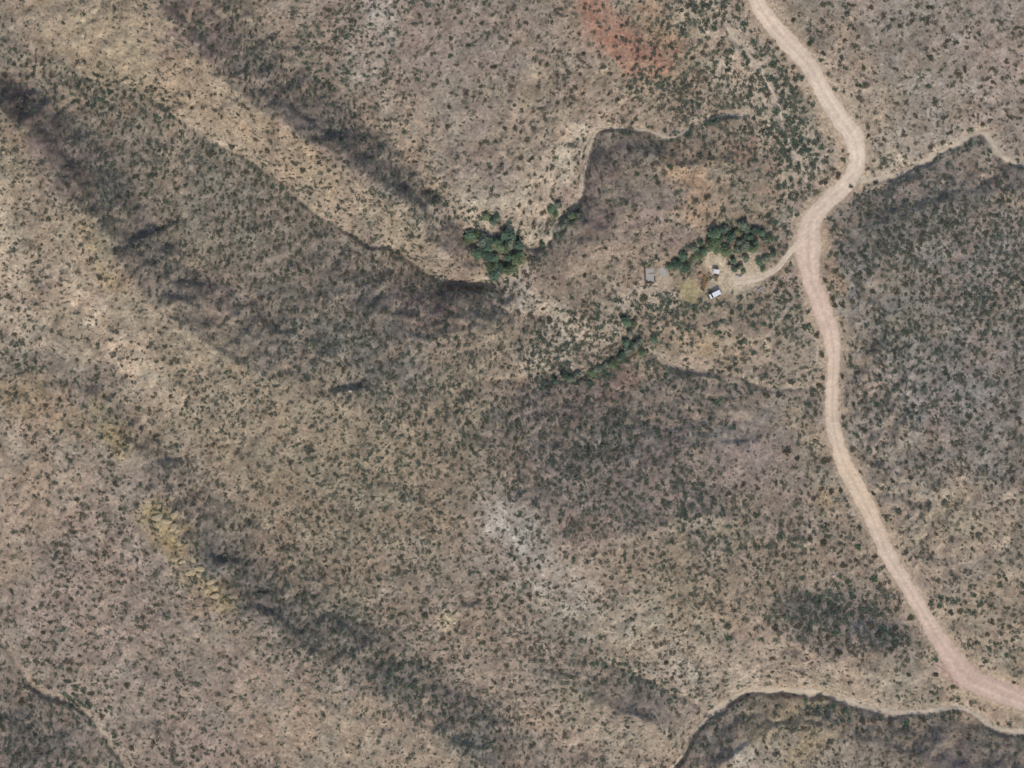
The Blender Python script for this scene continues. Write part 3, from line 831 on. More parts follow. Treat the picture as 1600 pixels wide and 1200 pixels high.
# ------------------------------------------------------------------ where the scrub grows
DENS = [   # points, radius, share of spots taken, shrub radius (px)
    ([(560, -80), (700, 60), (840, 180), (800, 300)], 120, .34, 2.7),
    ([(1400, -60), (1560, 60), (1480, 140)], 140, .36, 2.9),
    ([(1400, 180), (1560, 160)], 50, .50, 2.6),
    ([(1400, 400), (1560, 420), (1560, 600), (1420, 640)], 130, .78, 3.0),
    ([(1400, 800), (1560, 760), (1560, 960)], 120, .55, 2.9),
    ([(20, 10), (230, 100), (420, 210), (600, 320), (710, 405)], 62, .30, 2.2),
    ([(0, 100), (150, 140), (250, 170)], 40, .62, 2.8),
    ([(130, 230), (300, 320), (480, 420), (600, 480)], 100, .86, 2.8),
    ([(60, 200), (110, 280)], 26, .5, 2.6),
    ([(320, 40), (420, 150), (540, 230), (660, 330)], 48, .82, 3.0),
    ([(480, 80), (560, 120), (520, 40)], 60, .66, 2.8),
    ([(-60, 300), (80, 420), (190, 540), (320, 640)], 90, .50, 2.5),
    ([(240, 600), (270, 620)], 26, .12, 2.2),
    ([(400, 680), (560, 760), (680, 700)], 120, .70, 2.6),
    ([(560, 900), (660, 980), (800, 1060), (740, 900)], 90, .70, 2.6),
    ([(360, 860), (460, 950), (600, 1030), (740, 1120)], 60, .85, 3.0),
    ([(-60, 860), (150, 900), (260, 1000), (330, 1120)], 140, .50, 2.7),
    ([(0, 760), (40, 860)], 50, .35, 2.2),
    ([(60, 1150), (0, 1180)], 60, .70, 3.1),
    ([(430, 1130), (560, 1150), (660, 1190)], 60, .28, 2.2),
    ([(860, 660), (930, 760), (1050, 760), (1180, 840)], 90, .72, 3.0),
    ([(800, 840), (850, 890), (900, 950)], 50, .52, 2.6),
    ([(960, 1000), (1080, 1000)], 70, .66, 2.6),
    ([(1180, 660), (1165, 720)], 36, .16, 2.0),
    ([(1230, 960), (1330, 970), (1400, 980)], 40, .80, 4.0),
    ([(1140, 1060), (1300, 1070), (1450, 1080)], 22, .34, 2.8),
    ([(1180, 1140), (1290, 1140)], 50, .46, 2.6),
    ([(1480, 1170), (1540, 1200)], 44, .30, 2.4),
    ([(930, 260), (970, 340), (1000, 380)], 60, .40, 2.6),
    ([(880, 420), (960, 440)], 44, .34, 2.6),
    ([(930, 20), (960, 60), (1000, 90)], 26, .26, 3.0),
    ([(1090, 20), (1150, 80), (1200, 160), (1240, 240)], 46, .78, 3.9),
    ([(1090, 110), (1060, 130), (1000, 130)], 18, .8, 4.0),
    ([(1080, 210), (1140, 200), (1200, 300)], 40, .66, 3.2),
    ([(850, 540), (900, 520), (960, 520)], 40, .74, 3.4),
    ([(1040, 490), (1180, 490), (1240, 470)], 44, .80, 3.3),
    ([(1180, 560), (1100, 560)], 30, .50, 3.0),
    ([(1360, 420), (1330, 480), (1340, 560)], 22, .62, 3.2),
    ([(760, 600), (700, 620), (780, 700)], 60, .72, 2.7),
]
D = np.full(hX.shape, .52); SZ = np.full(hX.shape, 2.7)
for pts, r, dn, sz in DENS:
    m = stroke(pts, r)
    D += (dn - D) * m; SZ += (sz - SZ) * m
LUSH = [
    ([(1090, 10), (1150, 80), (1210, 160), (1250, 240), (1258, 290)], 48, 1.0), ([(1040, 60), (1030, 30)], 18, .8), ([(990, 132), (1080, 122), (1115, 100)], 15, .95),
    ([(850, 590), (930, 580), (1000, 542)], 20, 1.0), ([(850, 545), (900, 515), (970, 510), (1010, 490)], 38, .8), ([(1000, 475), (1030, 480)], 20, .7),
    ([(1040, 585), (1200, 605), (1290, 600)], 13, .8), ([(715, 335), (800, 358), (832, 400), (770, 440)], 26, .9), ([(1040, 420), (1100, 385), (1180, 352), (1215, 372), (1222, 402)], 24, 1.0),
    ([(850, 372), (905, 330)], 18, .9), ([(1060, 182), (1160, 180), (1240, 230), (1260, 280)], 26, .85), ([(330, 40), (440, 130), (560, 230), (690, 350)], 28, .42),
    ([(0, 110), (150, 150), (250, 195)], 30, .65), ([(170, 300), (260, 380), (300, 300)], 50, .5), ([(1235, 960), (1330, 950), (1390, 980)], 34, 1.0), ([(1210, 850), (1290, 830)], 20, .7),
    ([(1430, 945), (1490, 948)], 13, .9), ([(1380, 800), (1450, 805)], 14, .7), ([(1270, 1108), (1320, 1128), (1450, 1130)], 11, 1.0), ([(930, 1028), (1050, 1085), (1112, 1112)], 13, .95),
    ([(100, 1000), (110, 1080), (170, 1100), (192, 1165)], 18, .85), ([(88, 850), (104, 960), (108, 1060)], 9, .8), ([(330, 880), (480, 960), (600, 1030), (740, 1120)], 44, .5),
    ([(1380, 360), (1560, 420), (1560, 600), (1420, 560)], 110, .42), ([(890, 730), (970, 670), (1010, 700)], 40, .5), ([(0, 540), (60, 580)], 30, .6), ([(130, 590), (180, 625)], 20, .7),
    ([(1030, 760), (1150, 830)], 50, .45), ([(440, 560), (560, 530), (600, 590)], 50, .5), ([(20, 1160), (120, 1180)], 40, .6), ([(800, 650), (808, 720), (812, 770)], 10, .8), ([(1060, 500), (1180, 490), (1250, 500)], 36, .6),
    ([(460, 60), (520, 110), (640, 10)], 44, .5), ([(640, 0), (650, 30)], 14, .8), ([(330, 224), (420, 275), (520, 354), (620, 390), (690, 440)], 8, .8), ([(500, 660), (700, 620), (600, 740)], 60, .3), ([(920, 200), (915, 280)], 14, .7),
]
LU = np.zeros(hX.shape)
for pts, r, v in LUSH:
    LU = np.maximum(LU, stroke(pts, r, .7) * v)
LU = LU * np.clip(.75 + 1.1 * fbm(hX, hY, 40, 3, 511), .1, 1.3)
D = D * np.clip(1 + 0.95 * fbm(hX, hY, 46, 3, 501) + 0.35 * fbm(hX, hY, 130, 2, 503), 0.15, 1.8)
D = up(D); SZ = up(SZ); LU = np.clip(up(LU), 0, 1)
bare = np.maximum.reduce([1 - sstep(road_w * .5 + 3, road_w * .5 + 9, road_d + 3 * n1), wash_m, yard,
                          1 - sstep(drive_w * .5 + 2, drive_w * .5 + 5, drive_d),
                          1 - sstep(12, 18, poly_dist(X, Y, [(1072, 452), (1086, 450), (1078, 462)])[0]),
                          1 - sstep(9, 14, poly_dist(X, Y, [(1012, 430), (1036, 425), (1038, 448)])[0]),
                          1 - sstep(10, 15, poly_dist(X, Y, [(1284, 352), (1288, 385)])[0]),
                          1 - sstep(8, 12, poly_dist(X, Y, [(1188, 452), (1150, 430)])[0])])
D = np.clip(D + 0.15 * wash_near * (1 - wash_m), 0, 1) * (1 - bare)
D = np.maximum(D, bankveg * .95)
SZ = SZ + 0.9 * bankveg
roadside = 1 - sstep(road_w * .5 + 8, road_w * .5 + 34, road_d)
D *= 1 - 0.45 * roadside


def fld(A, px, py):
    return bil(A, (px - CX0) / CS, (py - CY0) / CS)


# ------------------------------------------------------------------ plant shapes
def leaf_cloud(rs, n, flat=0.75, leaf=0.42, quad=False):
    """unit dome of leaf-sized triangles; returns V, F, and a lightness per vertex that is the plant's own mottling"""
    nb = 5
    lob = np.stack([rs.normal(0, .38, nb), rs.normal(0, .38, nb), rs.uniform(.25, .6, nb) * flat], 1)
    V = []; tone = []
    lt = rs.uniform(.75, 1.3, nb)
    for i in range(n):
        b_ = rs.randint(nb)
        d = rs.normal(0, 1, 3); d /= np.linalg.norm(d)
        c = lob[b_] + d * np.array((.52, .52, .42 * flat)) * rs.uniform(.35, 1) ** .5
        c[2] = max(c[2], .06)
        a = rs.normal(0, 1, 3); a /= np.linalg.norm(a)
        nn = np.array((rs.normal(0, .7), rs.normal(0, .7), 1.0)); nn /= np.linalg.norm(nn)
        a = a - nn * a.dot(nn); a /= np.linalg.norm(a); e = np.cross(nn, a)
        L = leaf * rs.uniform(.6, 1.25)
        if quad:
            V += [c - a * L * .5, c + e * L * .32, c + a * L * .5, c - e * L * .32]
            tone += [lt[b_] * rs.uniform(.8, 1.2)] * 4
        else:
            V += [c - a * L * .5 - e * L * .3, c + a * L * .5 - e * L * .25, c + e * L * .5]
            tone += [lt[b_] * rs.uniform(.8, 1.2)] * 3
    V = np.array(V)
    k = 4 if quad else 3
    return V, np.arange(len(V)).reshape(-1, k), np.array(tone)


PAL = s2l(np.array([(110, 106, 90), (101, 101, 87), (124, 120, 104), (112, 102, 89), (98, 103, 88), (138, 132, 116)])) * 1.1


def shrub_tint(rs, n, green):
    i = rs.choice(len(PAL), n, p=[.24, .16, .22, .14, .10, .14])
    c = PAL[i].copy()
    c += (s2l((98, 115, 98)) - c) * (np.clip(green, 0, 1) * rs.uniform(.2, 1, n))[:, None]
    return c * rs.uniform(.8, 1.2, n)[:, None]


def scatter_mass(name, px, py, rpx, tint, variants, mat, squash=.8, label='', cat=''):
    """everything of one kind too many and too small to be built singly: one joined mesh"""
    n = len(px)
    vid = RS.randint(len(variants), size=n)
    ang = RS.uniform(0, 2 * math.pi, n)
    x, y = W(px, py); z = hz(px, py)
    Vs, Fs, Cs = [], [], []
    off = 0
    for v, (bv, bf, bt) in enumerate(variants):
        s = np.where(vid == v)[0]
        if not len(s):
            continue
        r = (rpx[s] * PX)[:, None]
        ca, sa = np.cos(ang[s])[:, None], np.sin(ang[s])[:, None]
        vx = (bv[None, :, 0] * ca - bv[None, :, 1] * sa) * r + x[s][:, None]
        vy = (bv[None, :, 0] * sa + bv[None, :, 1] * ca) * r + y[s][:, None]
        hh = r * squash * RS.uniform(.8, 1.3, (len(s), 1))
        vz = bv[None, :, 2] * hh + z[s][:, None] - 0.05
        Vs.append(np.stack([vx, vy, vz], -1).reshape(-1, 3))
        F = bf[None] + (np.arange(len(s)) * len(bv))[:, None, None] + off
        Fs.append(F.reshape(-1, bf.shape[1]))
        Cs.append((tint[s][:, None, :] * bt[None, :, None]).reshape(-1, 3))
        off += len(s) * len(bv)
    me = fast_mesh(name, np.vstack(Vs), np.vstack(Fs), mat, 'tint', np.vstack(Cs))
    return tag(link(name, me), label, cat, kind='stuff')


# spots for the scrub
CELL = 8.5
gx, gy = np.meshgrid(np.arange(-150, 1750, CELL), np.arange(-120, 1320, CELL))
gx = (gx + RS.uniform(-.5, .5, gx.shape) * CELL * 0.95).ravel(); gy = (gy + RS.uniform(-.5, .5, gy.shape) * CELL * 0.95).ravel()
take = RS.uniform(0, 1, gx.shape) < fld(D, gx, gy)
sx_, sy_ = gx[take], gy[take]
sr = fld(SZ, sx_, sy_) * np.clip(RS.lognormal(0, .36, sx_.shape), .6, 2.0) * 1.4

# bigger, greener bushes where water gathers
gx, gy = np.meshgrid(np.arange(-150, 1750, 8.8), np.arange(-120, 1320, 8.8))
gx = (gx + RS.uniform(-.5, .5, gx.shape) * 9).ravel(); gy = (gy + RS.uniform(-.5, .5, gy.shape) * 9).ravel()
take = RS.uniform(0, 1, gx.shape) < np.clip(.03 + .85 * fld(LU, gx, gy), 0, 1) * (1 - fld(bare, gx, gy))
bx_, by_ = gx[take], gy[take]
sx_ = np.concatenate([sx_, bx_]); sy_ = np.concatenate([sy_, by_])
sr = np.concatenate([sr, (3.4 + 1.6 * fld(LU, bx_, by_)) * np.clip(RS.lognormal(0, .25, bx_.shape), .6, 1.6)])

# single shrubs read off the photograph (x, y, radius)
SINGLE = []
for ox, oy, pts in (
    (533, 0, [(515,180,4.6),(510,265,4.2),(275,385,4.2),(790,170,3.6),(925,175,4.2),(965,305,4.8),(1010,350,6),(1100,410,6),(1120,350,3.8),(1325,350,5.2),(1265,345,4.6),(720,320,4.8),
              (1480,855,5.2),(900,520,4.6),(840,740,5.6),(345,665,4.2),(370,1105,4.8),(1150,935,3.8),(1490,975,3.8),(1235,1160,4),(1120,160,4.2),(425,185,3.6),(565,115,4),(865,110,3.6),
              (365,375,4.6),(345,485,3.6),(510,510,4.8),(500,590,6),(480,20,4),(670,20,4.4),(1140,250,5.2),(1110,265,5),(1065,260,4.2),(1385,275,4),(1420,275,4.4),(1315,125,3.8),
              (1290,180,4),(810,495,3.6),(660,410,3.8),(585,435,5.6),(885,745,5.2),(1245,740,4.2),(1200,795,5.2),(1390,815,4.6),(1475,830,4.6),(1545,780,5),(835,960,4.6),(855,990,4),
              (950,990,5),(1460,770,4),(1350,705,4.8),(765,600,5),(815,600,5),(345,755,4.6),(300,620,5),(1000,745,5)]),
    (1067, 0, [(515,95,5.4),(880,35,5),(940,75,4.4),(1020,120,5.4),(1080,100,4.6),(1120,90,4.4),(1385,105,4.6),(1390,150,4.6),(1240,190,4.6),(1335,225,4.4),(850,315,4.4),(860,390,6),
               (820,390,5),(1325,320,4.8),(1460,385,4.4),(1520,290,4),(1590,385,5.2),(1090,540,5),(1150,405,4.6),(1355,600,6.4),(1410,580,5),(1260,620,5.2),(1220,660,5),(1170,680,5),
               (700,130,5),(760,190,4.4),(565,225,5.4),(610,190,4.6),(655,20,5.4),(1160,30,5.4),(795,25,5),(660,250,4.4),(635,295,4),(710,420,4.8),(770,315,4.4),(840,465,5.4),
               (865,785,4),(910,850,4.6),(570,355,5),(530,300,4.4),(870,635,4),(150,75,5.6),(290,115,6.4),(250,40,6),(145,130,6.4),(325,200,6.4),(15,65,5.2),(95,250,5.4),
               (420,305,7),(440,525,7),(435,640,5.4),(340,750,5.4),(295,980,6),(105,925,5.4),(655,690,5.4),(1075,70,4),(1570,130,4.4),(400,450,6),(380,570,6),(660,850,6),(710,790,6),(740,830,6)]),
    (1067, 400, [(675,205,5.6),(705,235,6.4),(800,215,6),(750,230,5.4),(665,120,5.4),(750,100,5),(720,70,6),(640,605,5.6),(680,570,5),(745,565,4.4),(595,700,5.6),(740,755,5),(745,805,5.6),
                 (800,900,6),(885,980,5.6),(985,1050,5),(885,1120,5),(745,1095,5),(700,1105,5),(655,1095,4.4),(660,965,6),(690,955,5),(905,655,5.6),(910,700,5.6),(1080,700,6),(285,1075,5),
                 (235,810,5),(165,690,7),(455,655,5.6),(510,600,5.6),(295,405,7.4),(335,450,5),(335,320,5),(385,320,5),(155,355,5.6),(235,260,5),(400,655,6),(1110,765,5),(1180,590,5),
                 (1410,460,5),(595,340,8),(620,1135,6),(545,950,6),(490,920,7),(350,1085,4.4),(820,840,7),(680,460,6),(660,365,5)]),
    (1067, 800, [(820,165,6.4),(740,300,4.6),(760,255,5.4),(555,30,5.4),(905,215,5.4),(940,490,6.6),(890,540,7.4),(940,545,6.6),(1005,460,6),(1000,550,5.4),(1070,500,6),(435,550,6.4),(370,595,5),
                 (425,690,5.6),(785,800,4.4),(1275,825,5.4),(1440,640,4.4),(1520,675,5),(1560,800,4.4),(975,650,5.4),(740,665,8),(210,585,6.4),(210,540,6.4),(460,120,8),(655,150,8),
                 (600,130,5),(895,320,6.4),(1210,445,5.4),(1260,480,6.6),(1300,470,7),(1340,472,6),(1375,480,5.4),(1450,520,5.4),(1535,535,5.4),(1435,570,4.4),(1195,685,5.4),(1195,765,6),
                 (845,985,6),(895,985,6),(980,1000,7),(1050,990,7),(1130,980,6.6),(845,1030,5.4),(930,1035,5.4),(775,940,7),(710,910,6.4),(645,885,6),(1300,1140,4.4),(1475,1110,4),
                 (1370,390,5),(1490,345,5.4),(1065,770,5),(795,480,6.6),(720,580,7),(590,390,7),(480,500,6)]),
    (0, 0, [(905,510,4.4),(900,460,4),(1260,710,6.4),(1045,550,4.6),(1210,660,4.4),(1425,800,6),(590,630,4),(265,370,5),(125,590,3.8),(985,740,6),(1100,690,6),(1010,640,4.4),(930,870,5.4),(45,375,5.4),(145,380,5)]),
    (0, 400, [(375,490,5),(500,665,5),(90,655,4.6),(785,425,4.8),(235,705,4.6),(740,500,5),(85,370,5),(1385,315,5),(480,935,4),(405,795,4),(375,1140,5),(850,740,4)]),
    (0, 800, [(510,95,4.6),(540,130,4.6),(590,325,4.4),(565,325,4),(525,325,4),(210,560,4.4),(505,855,4.6),(295,595,4),(430,850,6),(600,810,6),(105,890,7),(335,700,6),(270,890,6),(60,370,4.4),
              (340,400,4.4),(185,1110,5.4),(120,1160,5),(20,1000,6),(620,1100,6),(480,960,6),(330,740,6.4)]),
    (533, 800, [(605,285,5),(655,340,4.4),(475,590,5.4),(395,490,6.4),(880,220,4),(820,215,4),(885,395,5.4),(1165,660,4.6),(540,555,4.4),(1530,705,5.4),(1015,940,5),(555,110,4.6),(1590,780,4.6),(860,890,5)]),
    (533, 400, [(860,80,5.2),(1080,195,4),(1000,105,4.4),(1145,90,4.4),(1425,195,8.4),(975,300,6.4),(885,275,6),(815,860,8),(930,300,5)]),
):
    for a, b_, r in pts:
        SINGLE.append((ox + a / 3.0, oy + b_ / 3.0, r))
SINGLE.append((1120, 432.5, 5.2)); SINGLE.append((1100, 450, 3.2))
SG = np.array(SINGLE)
for q in range(len(SG)):                       # none of them stands in the roadway
    dd = np.hypot(road_sp[:, 0] - SG[q, 0], road_sp[:, 1] - SG[q, 1]); j = int(np.argmin(dd))
    lim = road_sp[j, 2] * .53 + SG[q, 2] + 1.5
    if dd[j] < lim:
        v_ = (SG[q, :2] - road_sp[j, :2]) / max(dd[j], 1e-3)
        SG[q, :2] = road_sp[j, :2] + v_ * lim
SINGLE = [tuple(q) for q in SG]
# clear the random scrub off the spots of the single shrubs, then the largest of the rest join them up to 300
for x_, y_, r_ in SINGLE:
    kk = np.hypot(sx_ - x_, sy_ - y_) > r_ + 4
    sx_, sy_, sr = sx_[kk], sy_[kk], sr[kk]
need = max(0, 298 - len(SG))
inside = (sx_ > 8) & (sx_ < 1592) & (sy_ > 8) & (sy_ < 1192)
if need:
    order = np.argsort(np.where(inside, -sr, 0))[:need]
    SG = np.vstack([SG, np.stack([sx_[order], sy_[order], np.minimum(sr[order], 6.0)], 1)])
    kk = np.ones(len(sx_), bool); kk[order] = False
    sx_, sy_, sr = sx_[kk], sy_[kk], sr[kk]
SG = SG[:298]
sr = np.minimum(sr, 6.2)

rs = np.random.RandomState(5)
SHV = [leaf_cloud(rs, 46, .7, .42) for _ in range(10)]
TUV = [leaf_cloud(rs, 7, .6, 1.0) for _ in range(8)]
green_f = np.clip(bankveg + LU + 0.3 + 0.5 * fbm(X, Y, 120, 3, 601) + 0.5 * wash_near, 0, 1)
scatter_mass('scrub', sx_, sy_, sr, shrub_tint(RS, len(sx_), fld(green_f, sx_, sy_)), SHV, M_LEAF, .5,
             'countless small olive and grey shrubs dotted over every slope', 'scrub')
# dry grass and dwarf brush between them
n = 70000
tx = RS.uniform(-130, 1730, n); ty = RS.uniform(-110, 1310, n)
kk = RS.uniform(0, 1, n) < np.clip(0.35 + 0.8 * fld(D, tx, ty), 0, 1) * (1 - fld(bare, tx, ty))
tx, ty = tx[kk], ty[kk]
tc = s2l(np.array([(124, 120, 102), (138, 130, 112), (108, 108, 94), (128, 116, 104), (104, 112, 96), (150, 144, 128)]))[RS.randint(6, size=len(tx))] * RS.uniform(.75, 1.2, (len(tx), 1))
scatter_mass('dry_grass', tx, ty, RS.uniform(1.0, 2.8, len(tx)), tc, TUV, M_LEAF, .42, 'tiny tufts of dry grass and dwarf brush between shrubs', 'dry grass')

# ------------------------------------------------------------------ places used to say which one
PLACES = [
    (700, 60, 'on the smooth grey plain at top centre'), (620, 60, 'by the chalky patch at top centre'), (720, 180, 'on the grey plain right of the dark hollow'),
    (840, 130, 'on the grey plain left of the red soil'), (850, 250, 'on the slope left of the winding wash'), (720, 300, 'just above the western grove'),
    (965, 60, 'on the red soil patch'), (1050, 60, 'right of the red soil patch'), (960, 130, 'below the red soil patch'), (1000, 280, 'on the brown knoll enclosed by the winding wash'),
    (1100, 250, 'on the orange knoll between wash and road'), (960, 400, 'on the bare slope between the two groves'), (1150, 60, 'among braided channels left of the upper road'),
    (1210, 150, 'beside the braided channel left of the road'), (1250, 260, 'inside the road bend above the house'), (1310, 60, 'just right of the road at the top'),
    (1400, 40, 'on the open plain at top right'), (1500, 60, 'on the top right plain toward the corner'), (1400, 150, 'on the plain right of the road bend'),
    (1520, 140, 'on the plain above the eastern wash'), (1480, 225, 'along the eastern wash'), (1330, 180, 'on the road edge at the upper bend'),
    (1300, 450, 'on the right shoulder below the driveway'), (1420, 420, 'on the dark eastern hillside'), (1540, 540, 'on the eastern hillside near the right edge'),
    (1430, 640, 'by the pale spur on the eastern hill'), (1280, 590, 'where the gully meets the road'), (1310, 690, 'on the road edge near mid-height'),
    (1350, 770, 'beside the yellowish stretch of road'), (1180, 480, 'on the flat below the driveway'), (1100, 500, 'below the parked white van'),
    (1120, 430, 'in the sandy yard'), (1015, 470, 'below the stone ruin'), (1180, 600, 'along the gully left of the road'), (1230, 720, 'left of the road beside the pinkish flat'),
    (1120, 640, 'left of the pinkish flat'), (1150, 760, 'on the brown hill above the triangle of brush'), (1230, 830, 'left of the lower road'),
    (1300, 960, 'in the dark triangle of brush by the road'), (1220, 1000, 'at the left tip of the dark triangle of brush'), (1450, 950, 'right of the lower road'),
    (1540, 1000, 'right of the road above the bottom corner'), (1380, 860, 'on the right edge of the lower road'), (1140, 990, 'on the brown slope below the central hill'),
    (1350, 1125, 'below the southern wash'), (1290, 1060, 'above the southern wash'), (1500, 1170, 'on the dark slope at the bottom right'),
    (810, 690, 'beside the straight gully below the centre'), (830, 860, 'on the chalky patch below the centre'), (700, 920, 'by the small ledge below the centre'),
    (1000, 1040, 'along the green hollow feeding the southern wash'), (880, 1110, 'on the lower slope at bottom centre'), (880, 480, 'by the pale fan right of the ravine mouth'),
    (330, 180, 'on the long tan ridge at upper left'), (420, 250, 'above the thin ravine on the tan ridge'), (600, 370, 'on the tan ridge just left of the grove'),
    (100, 130, 'on the dark slope at the left top'), (250, 280, 'on the shaded slope at upper left'), (150, 560, 'on the pale western slope'), (60, 640, 'at the left edge below the pale slope'),
    (270, 540, 'on the pale slope toward the centre'), (450, 500, 'on the grey slope left of the centre'), (180, 840, 'left of the yellow ledges'), (60, 1000, 'near the left bottom wash'),
    (120, 1130, 'along the left bottom wash'), (200, 1060, 'right of the left bottom wash'), (60, 930, 'on the brown slope at the left edge'), (170, 1180, 'at the bottom edge near the left corner'),
    (500, 850, 'on the slope right of the yellow ledges'),
]
PLX = np.array([(p[0], p[1]) for p in PLACES], float)
ORD = ['leftmost', 'second from left', 'third from left', 'fourth from left', 'fifth from left', 'sixth from left', 'seventh from left', 'eighth from left', 'ninth from left',
       'tenth from left', 'eleventh from left', 'twelfth from left', 'thirteenth from left', 'fourteenth from left', 'fifteenth from left', 'sixteenth from left',
       'seventeenth from left', 'eighteenth from left', 'nineteenth from left', 'twentieth from left']


def place_labels(xy, noun):
    xy = np.asarray(xy)[:, :2]
    near = np.argmin(((xy[:, None] - PLX[None]) ** 2).sum(-1), 1)
    lab = [None] * len(xy); grp = [None] * len(xy)
    for p in set(near):
        ii = np.where(near == p)[0]; ii = ii[np.argsort(xy[ii, 0])]
        for k_, i in enumerate(ii):
            lab[i] = noun[i] + ' ' + PLACES[p][2] + ((', ' + ORD[min(k_, 19)]) if len(ii) > 1 else '')
            grp[i] = p
    return lab, grp


# the 298 largest shrubs, each its own object
BIGV = []
rs = np.random.RandomState(15)
for i in range(8):
    for t in range(4):
        v, f, tn = leaf_cloud(rs, 120, .9, .34)
        v = v.copy()
        v[:, 2] = v[:, 2] * .95
        col_ = [s2l((112, 109, 90)), s2l((100, 97, 82)), s2l((98, 113, 92)), s2l((120, 109, 94))][t]
        BIGV.append((fast_mesh('desert_shrub', v, f, M_LEAF, 'tint', tn[:, None] * col_[None]), t))
TONE = ['olive', 'dark', 'green', 'brownish']
kinds = RS.randint(len(BIGV), size=len(SG))
for i in range(len(SG)):
    if SG[i, 2] > 6 and BIGV[kinds[i]][1] == 3:
        kinds[i] = (kinds[i] // 4) * 4 + 2
labs, _g = place_labels(SG, [('large ' if SG[i, 2] > 5.7 else '') + TONE[BIGV[kinds[i]][1]] + ' shrub' for i in range(len(SG))])
for i, (x_, y_, r_) in enumerate(SG):
    R_ = r_ * PX * 1.08
    o = link('desert_shrub', BIGV[kinds[i]][0], None, at(x_, y_, -.06), (0, 0, RS.uniform(0, 6.28)), (R_ * RS.uniform(.88, 1.15), R_ * RS.uniform(.88, 1.15), R_ * RS.uniform(.5, .75)))
    tag(o, labs[i], 'shrub', 'larger shrubs dotted over the slopes')


# ------------------------------------------------------------------ trees of the groves
def make_tree(rs, col_):
    """trunk with limbs, and a broken crown of leaf clumps; unit: crown radius 1, height about 1.7"""
    tb = MB()
    lobes = []
    tb.tube([(0, 0, -.08), (.02, .01, .35), (.03, -.02, .8)], [.085, .065, .045], 6)
    for q in range(6):
        a = q * 1.05 + rs.uniform(-.3, .3); L = rs.uniform(.42, .68); h = rs.uniform(.85, 1.3)
        e = (math.cos(a) * L, math.sin(a) * L, h)
        tb.tube([(.02, 0, .4 + .05 * q), (e[0] * .5, e[1] * .5, .45 + h * .4), e], [.045, .032, .015], 5)
        lobes.append((e, rs.uniform(.34, .5)))
    lobes.append(((rs.uniform(-.1, .1), rs.uniform(-.1, .1), 1.42), .5))
    for q in range(3):
        a = rs.uniform(0, 6.28); L = rs.uniform(.65, .9)
        lobes.append(((math.cos(a) * L, math.sin(a) * L, rs.uniform(.7, 1.05)), rs.uniform(.2, .3)))
    V = []; T = []
    for (c, r) in lobes:
        lt = rs.uniform(.7, 1.3)
        for i in range(int(330 * r)):
            d = rs.normal(0, 1, 3); d /= np.linalg.norm(d)
            p = np.array(c) + d * r * np.array((1, 1, .72)) * rs.uniform(.3, 1) ** .45
            nn = np.array((rs.normal(0, .6), rs.normal(0, .6), 1.0)) + d * .5; nn /= np.linalg.norm(nn)
            a = rs.normal(0, 1, 3); a -= nn * a.dot(nn); a /= np.linalg.norm(a); e = np.cross(nn, a)
            L = rs.uniform(.10, .2)
            V += [p - a * L * .6, p + e * L * .42, p + a * L * .6, p - e * L * .42]
            T += [lt * rs.uniform(.75, 1.25)] * 4
    V = np.array(V)
    return tb.mesh('trunk', M_BARK), fast_mesh('crown', V, np.arange(len(V)).reshape(-1, 4), M_TREE, 'tint', np.array(T)[:, None] * col_[None])


rs = np.random.RandomState(77)
TREE_COL = [s2l((106, 124, 100)), s2l((96, 112, 94)), s2l((118, 128, 98)), s2l((120, 125, 107))]
TREES = [make_tree(rs, TREE_COL[i % 4] * 1.4) for i in range(12)]
TNAME = ['green', 'deep green', 'bright green', 'grey-green']


def grove(where, pts, noun_place, group):
    """pts: (x, y, radius px)"""
    P = np.array(pts)
    order = np.lexsort((P[:, 1], P[:, 0]))
    for k_, i in enumerate(order):
        x_, y_, r_ = P[i]
        v = RS.randint(len(TREES))
        t = root('grove_tree', at(x_, y_, -.05), RS.uniform(0, 6.28))
        s_ = r_ * PX
        t.scale = (s_ * RS.uniform(.75, 1.25), s_ * RS.uniform(.75, 1.25), s_ * RS.uniform(.75, 1.1))
        link('trunk', TREES[v][0], t); link('crown', TREES[v][1], t)
        n_ = len(order)
        if n_ <= 20:
            o_ = ORD[k_]
        elif k_ < 20:
            o_ = ORD[k_]
        else:
            o_ = (ORD[n_ - 1 - k_].replace('left', 'right').replace('rightmost', 'rightmost') if n_ - 1 - k_ > 0 else 'rightmost')
        tag(t, TNAME[v % 4] + ' leafy tree ' + noun_place + ', ' + o_, 'tree', group)


def fill(poly, step, rlo, rhi, seed):
    r_ = random.Random(seed); P = []
    xs_ = [p[0] for p in poly]; ys_ = [p[1] for p in poly]
    y_ = min(ys_)
    while y_ < max(ys_):
        x_ = min(xs_)
        while x_ < max(xs_):
            jx_, jy_ = x_ + r_.uniform(-.4, .4) * step, y_ + r_.uniform(-.4, .4) * step
            ins = False
            for (ax, ay), (bx, by) in zip(poly, poly[1:] + poly[:1]):
                if (ay > jy_) != (by > jy_) and jx_ < (bx - ax) * (jy_ - ay) / (by - ay) + ax:
                    ins = not ins
            if ins:
                P.append((jx_, jy_, r_.uniform(rlo, rhi)))
            x_ += step
        y_ += step
    return P


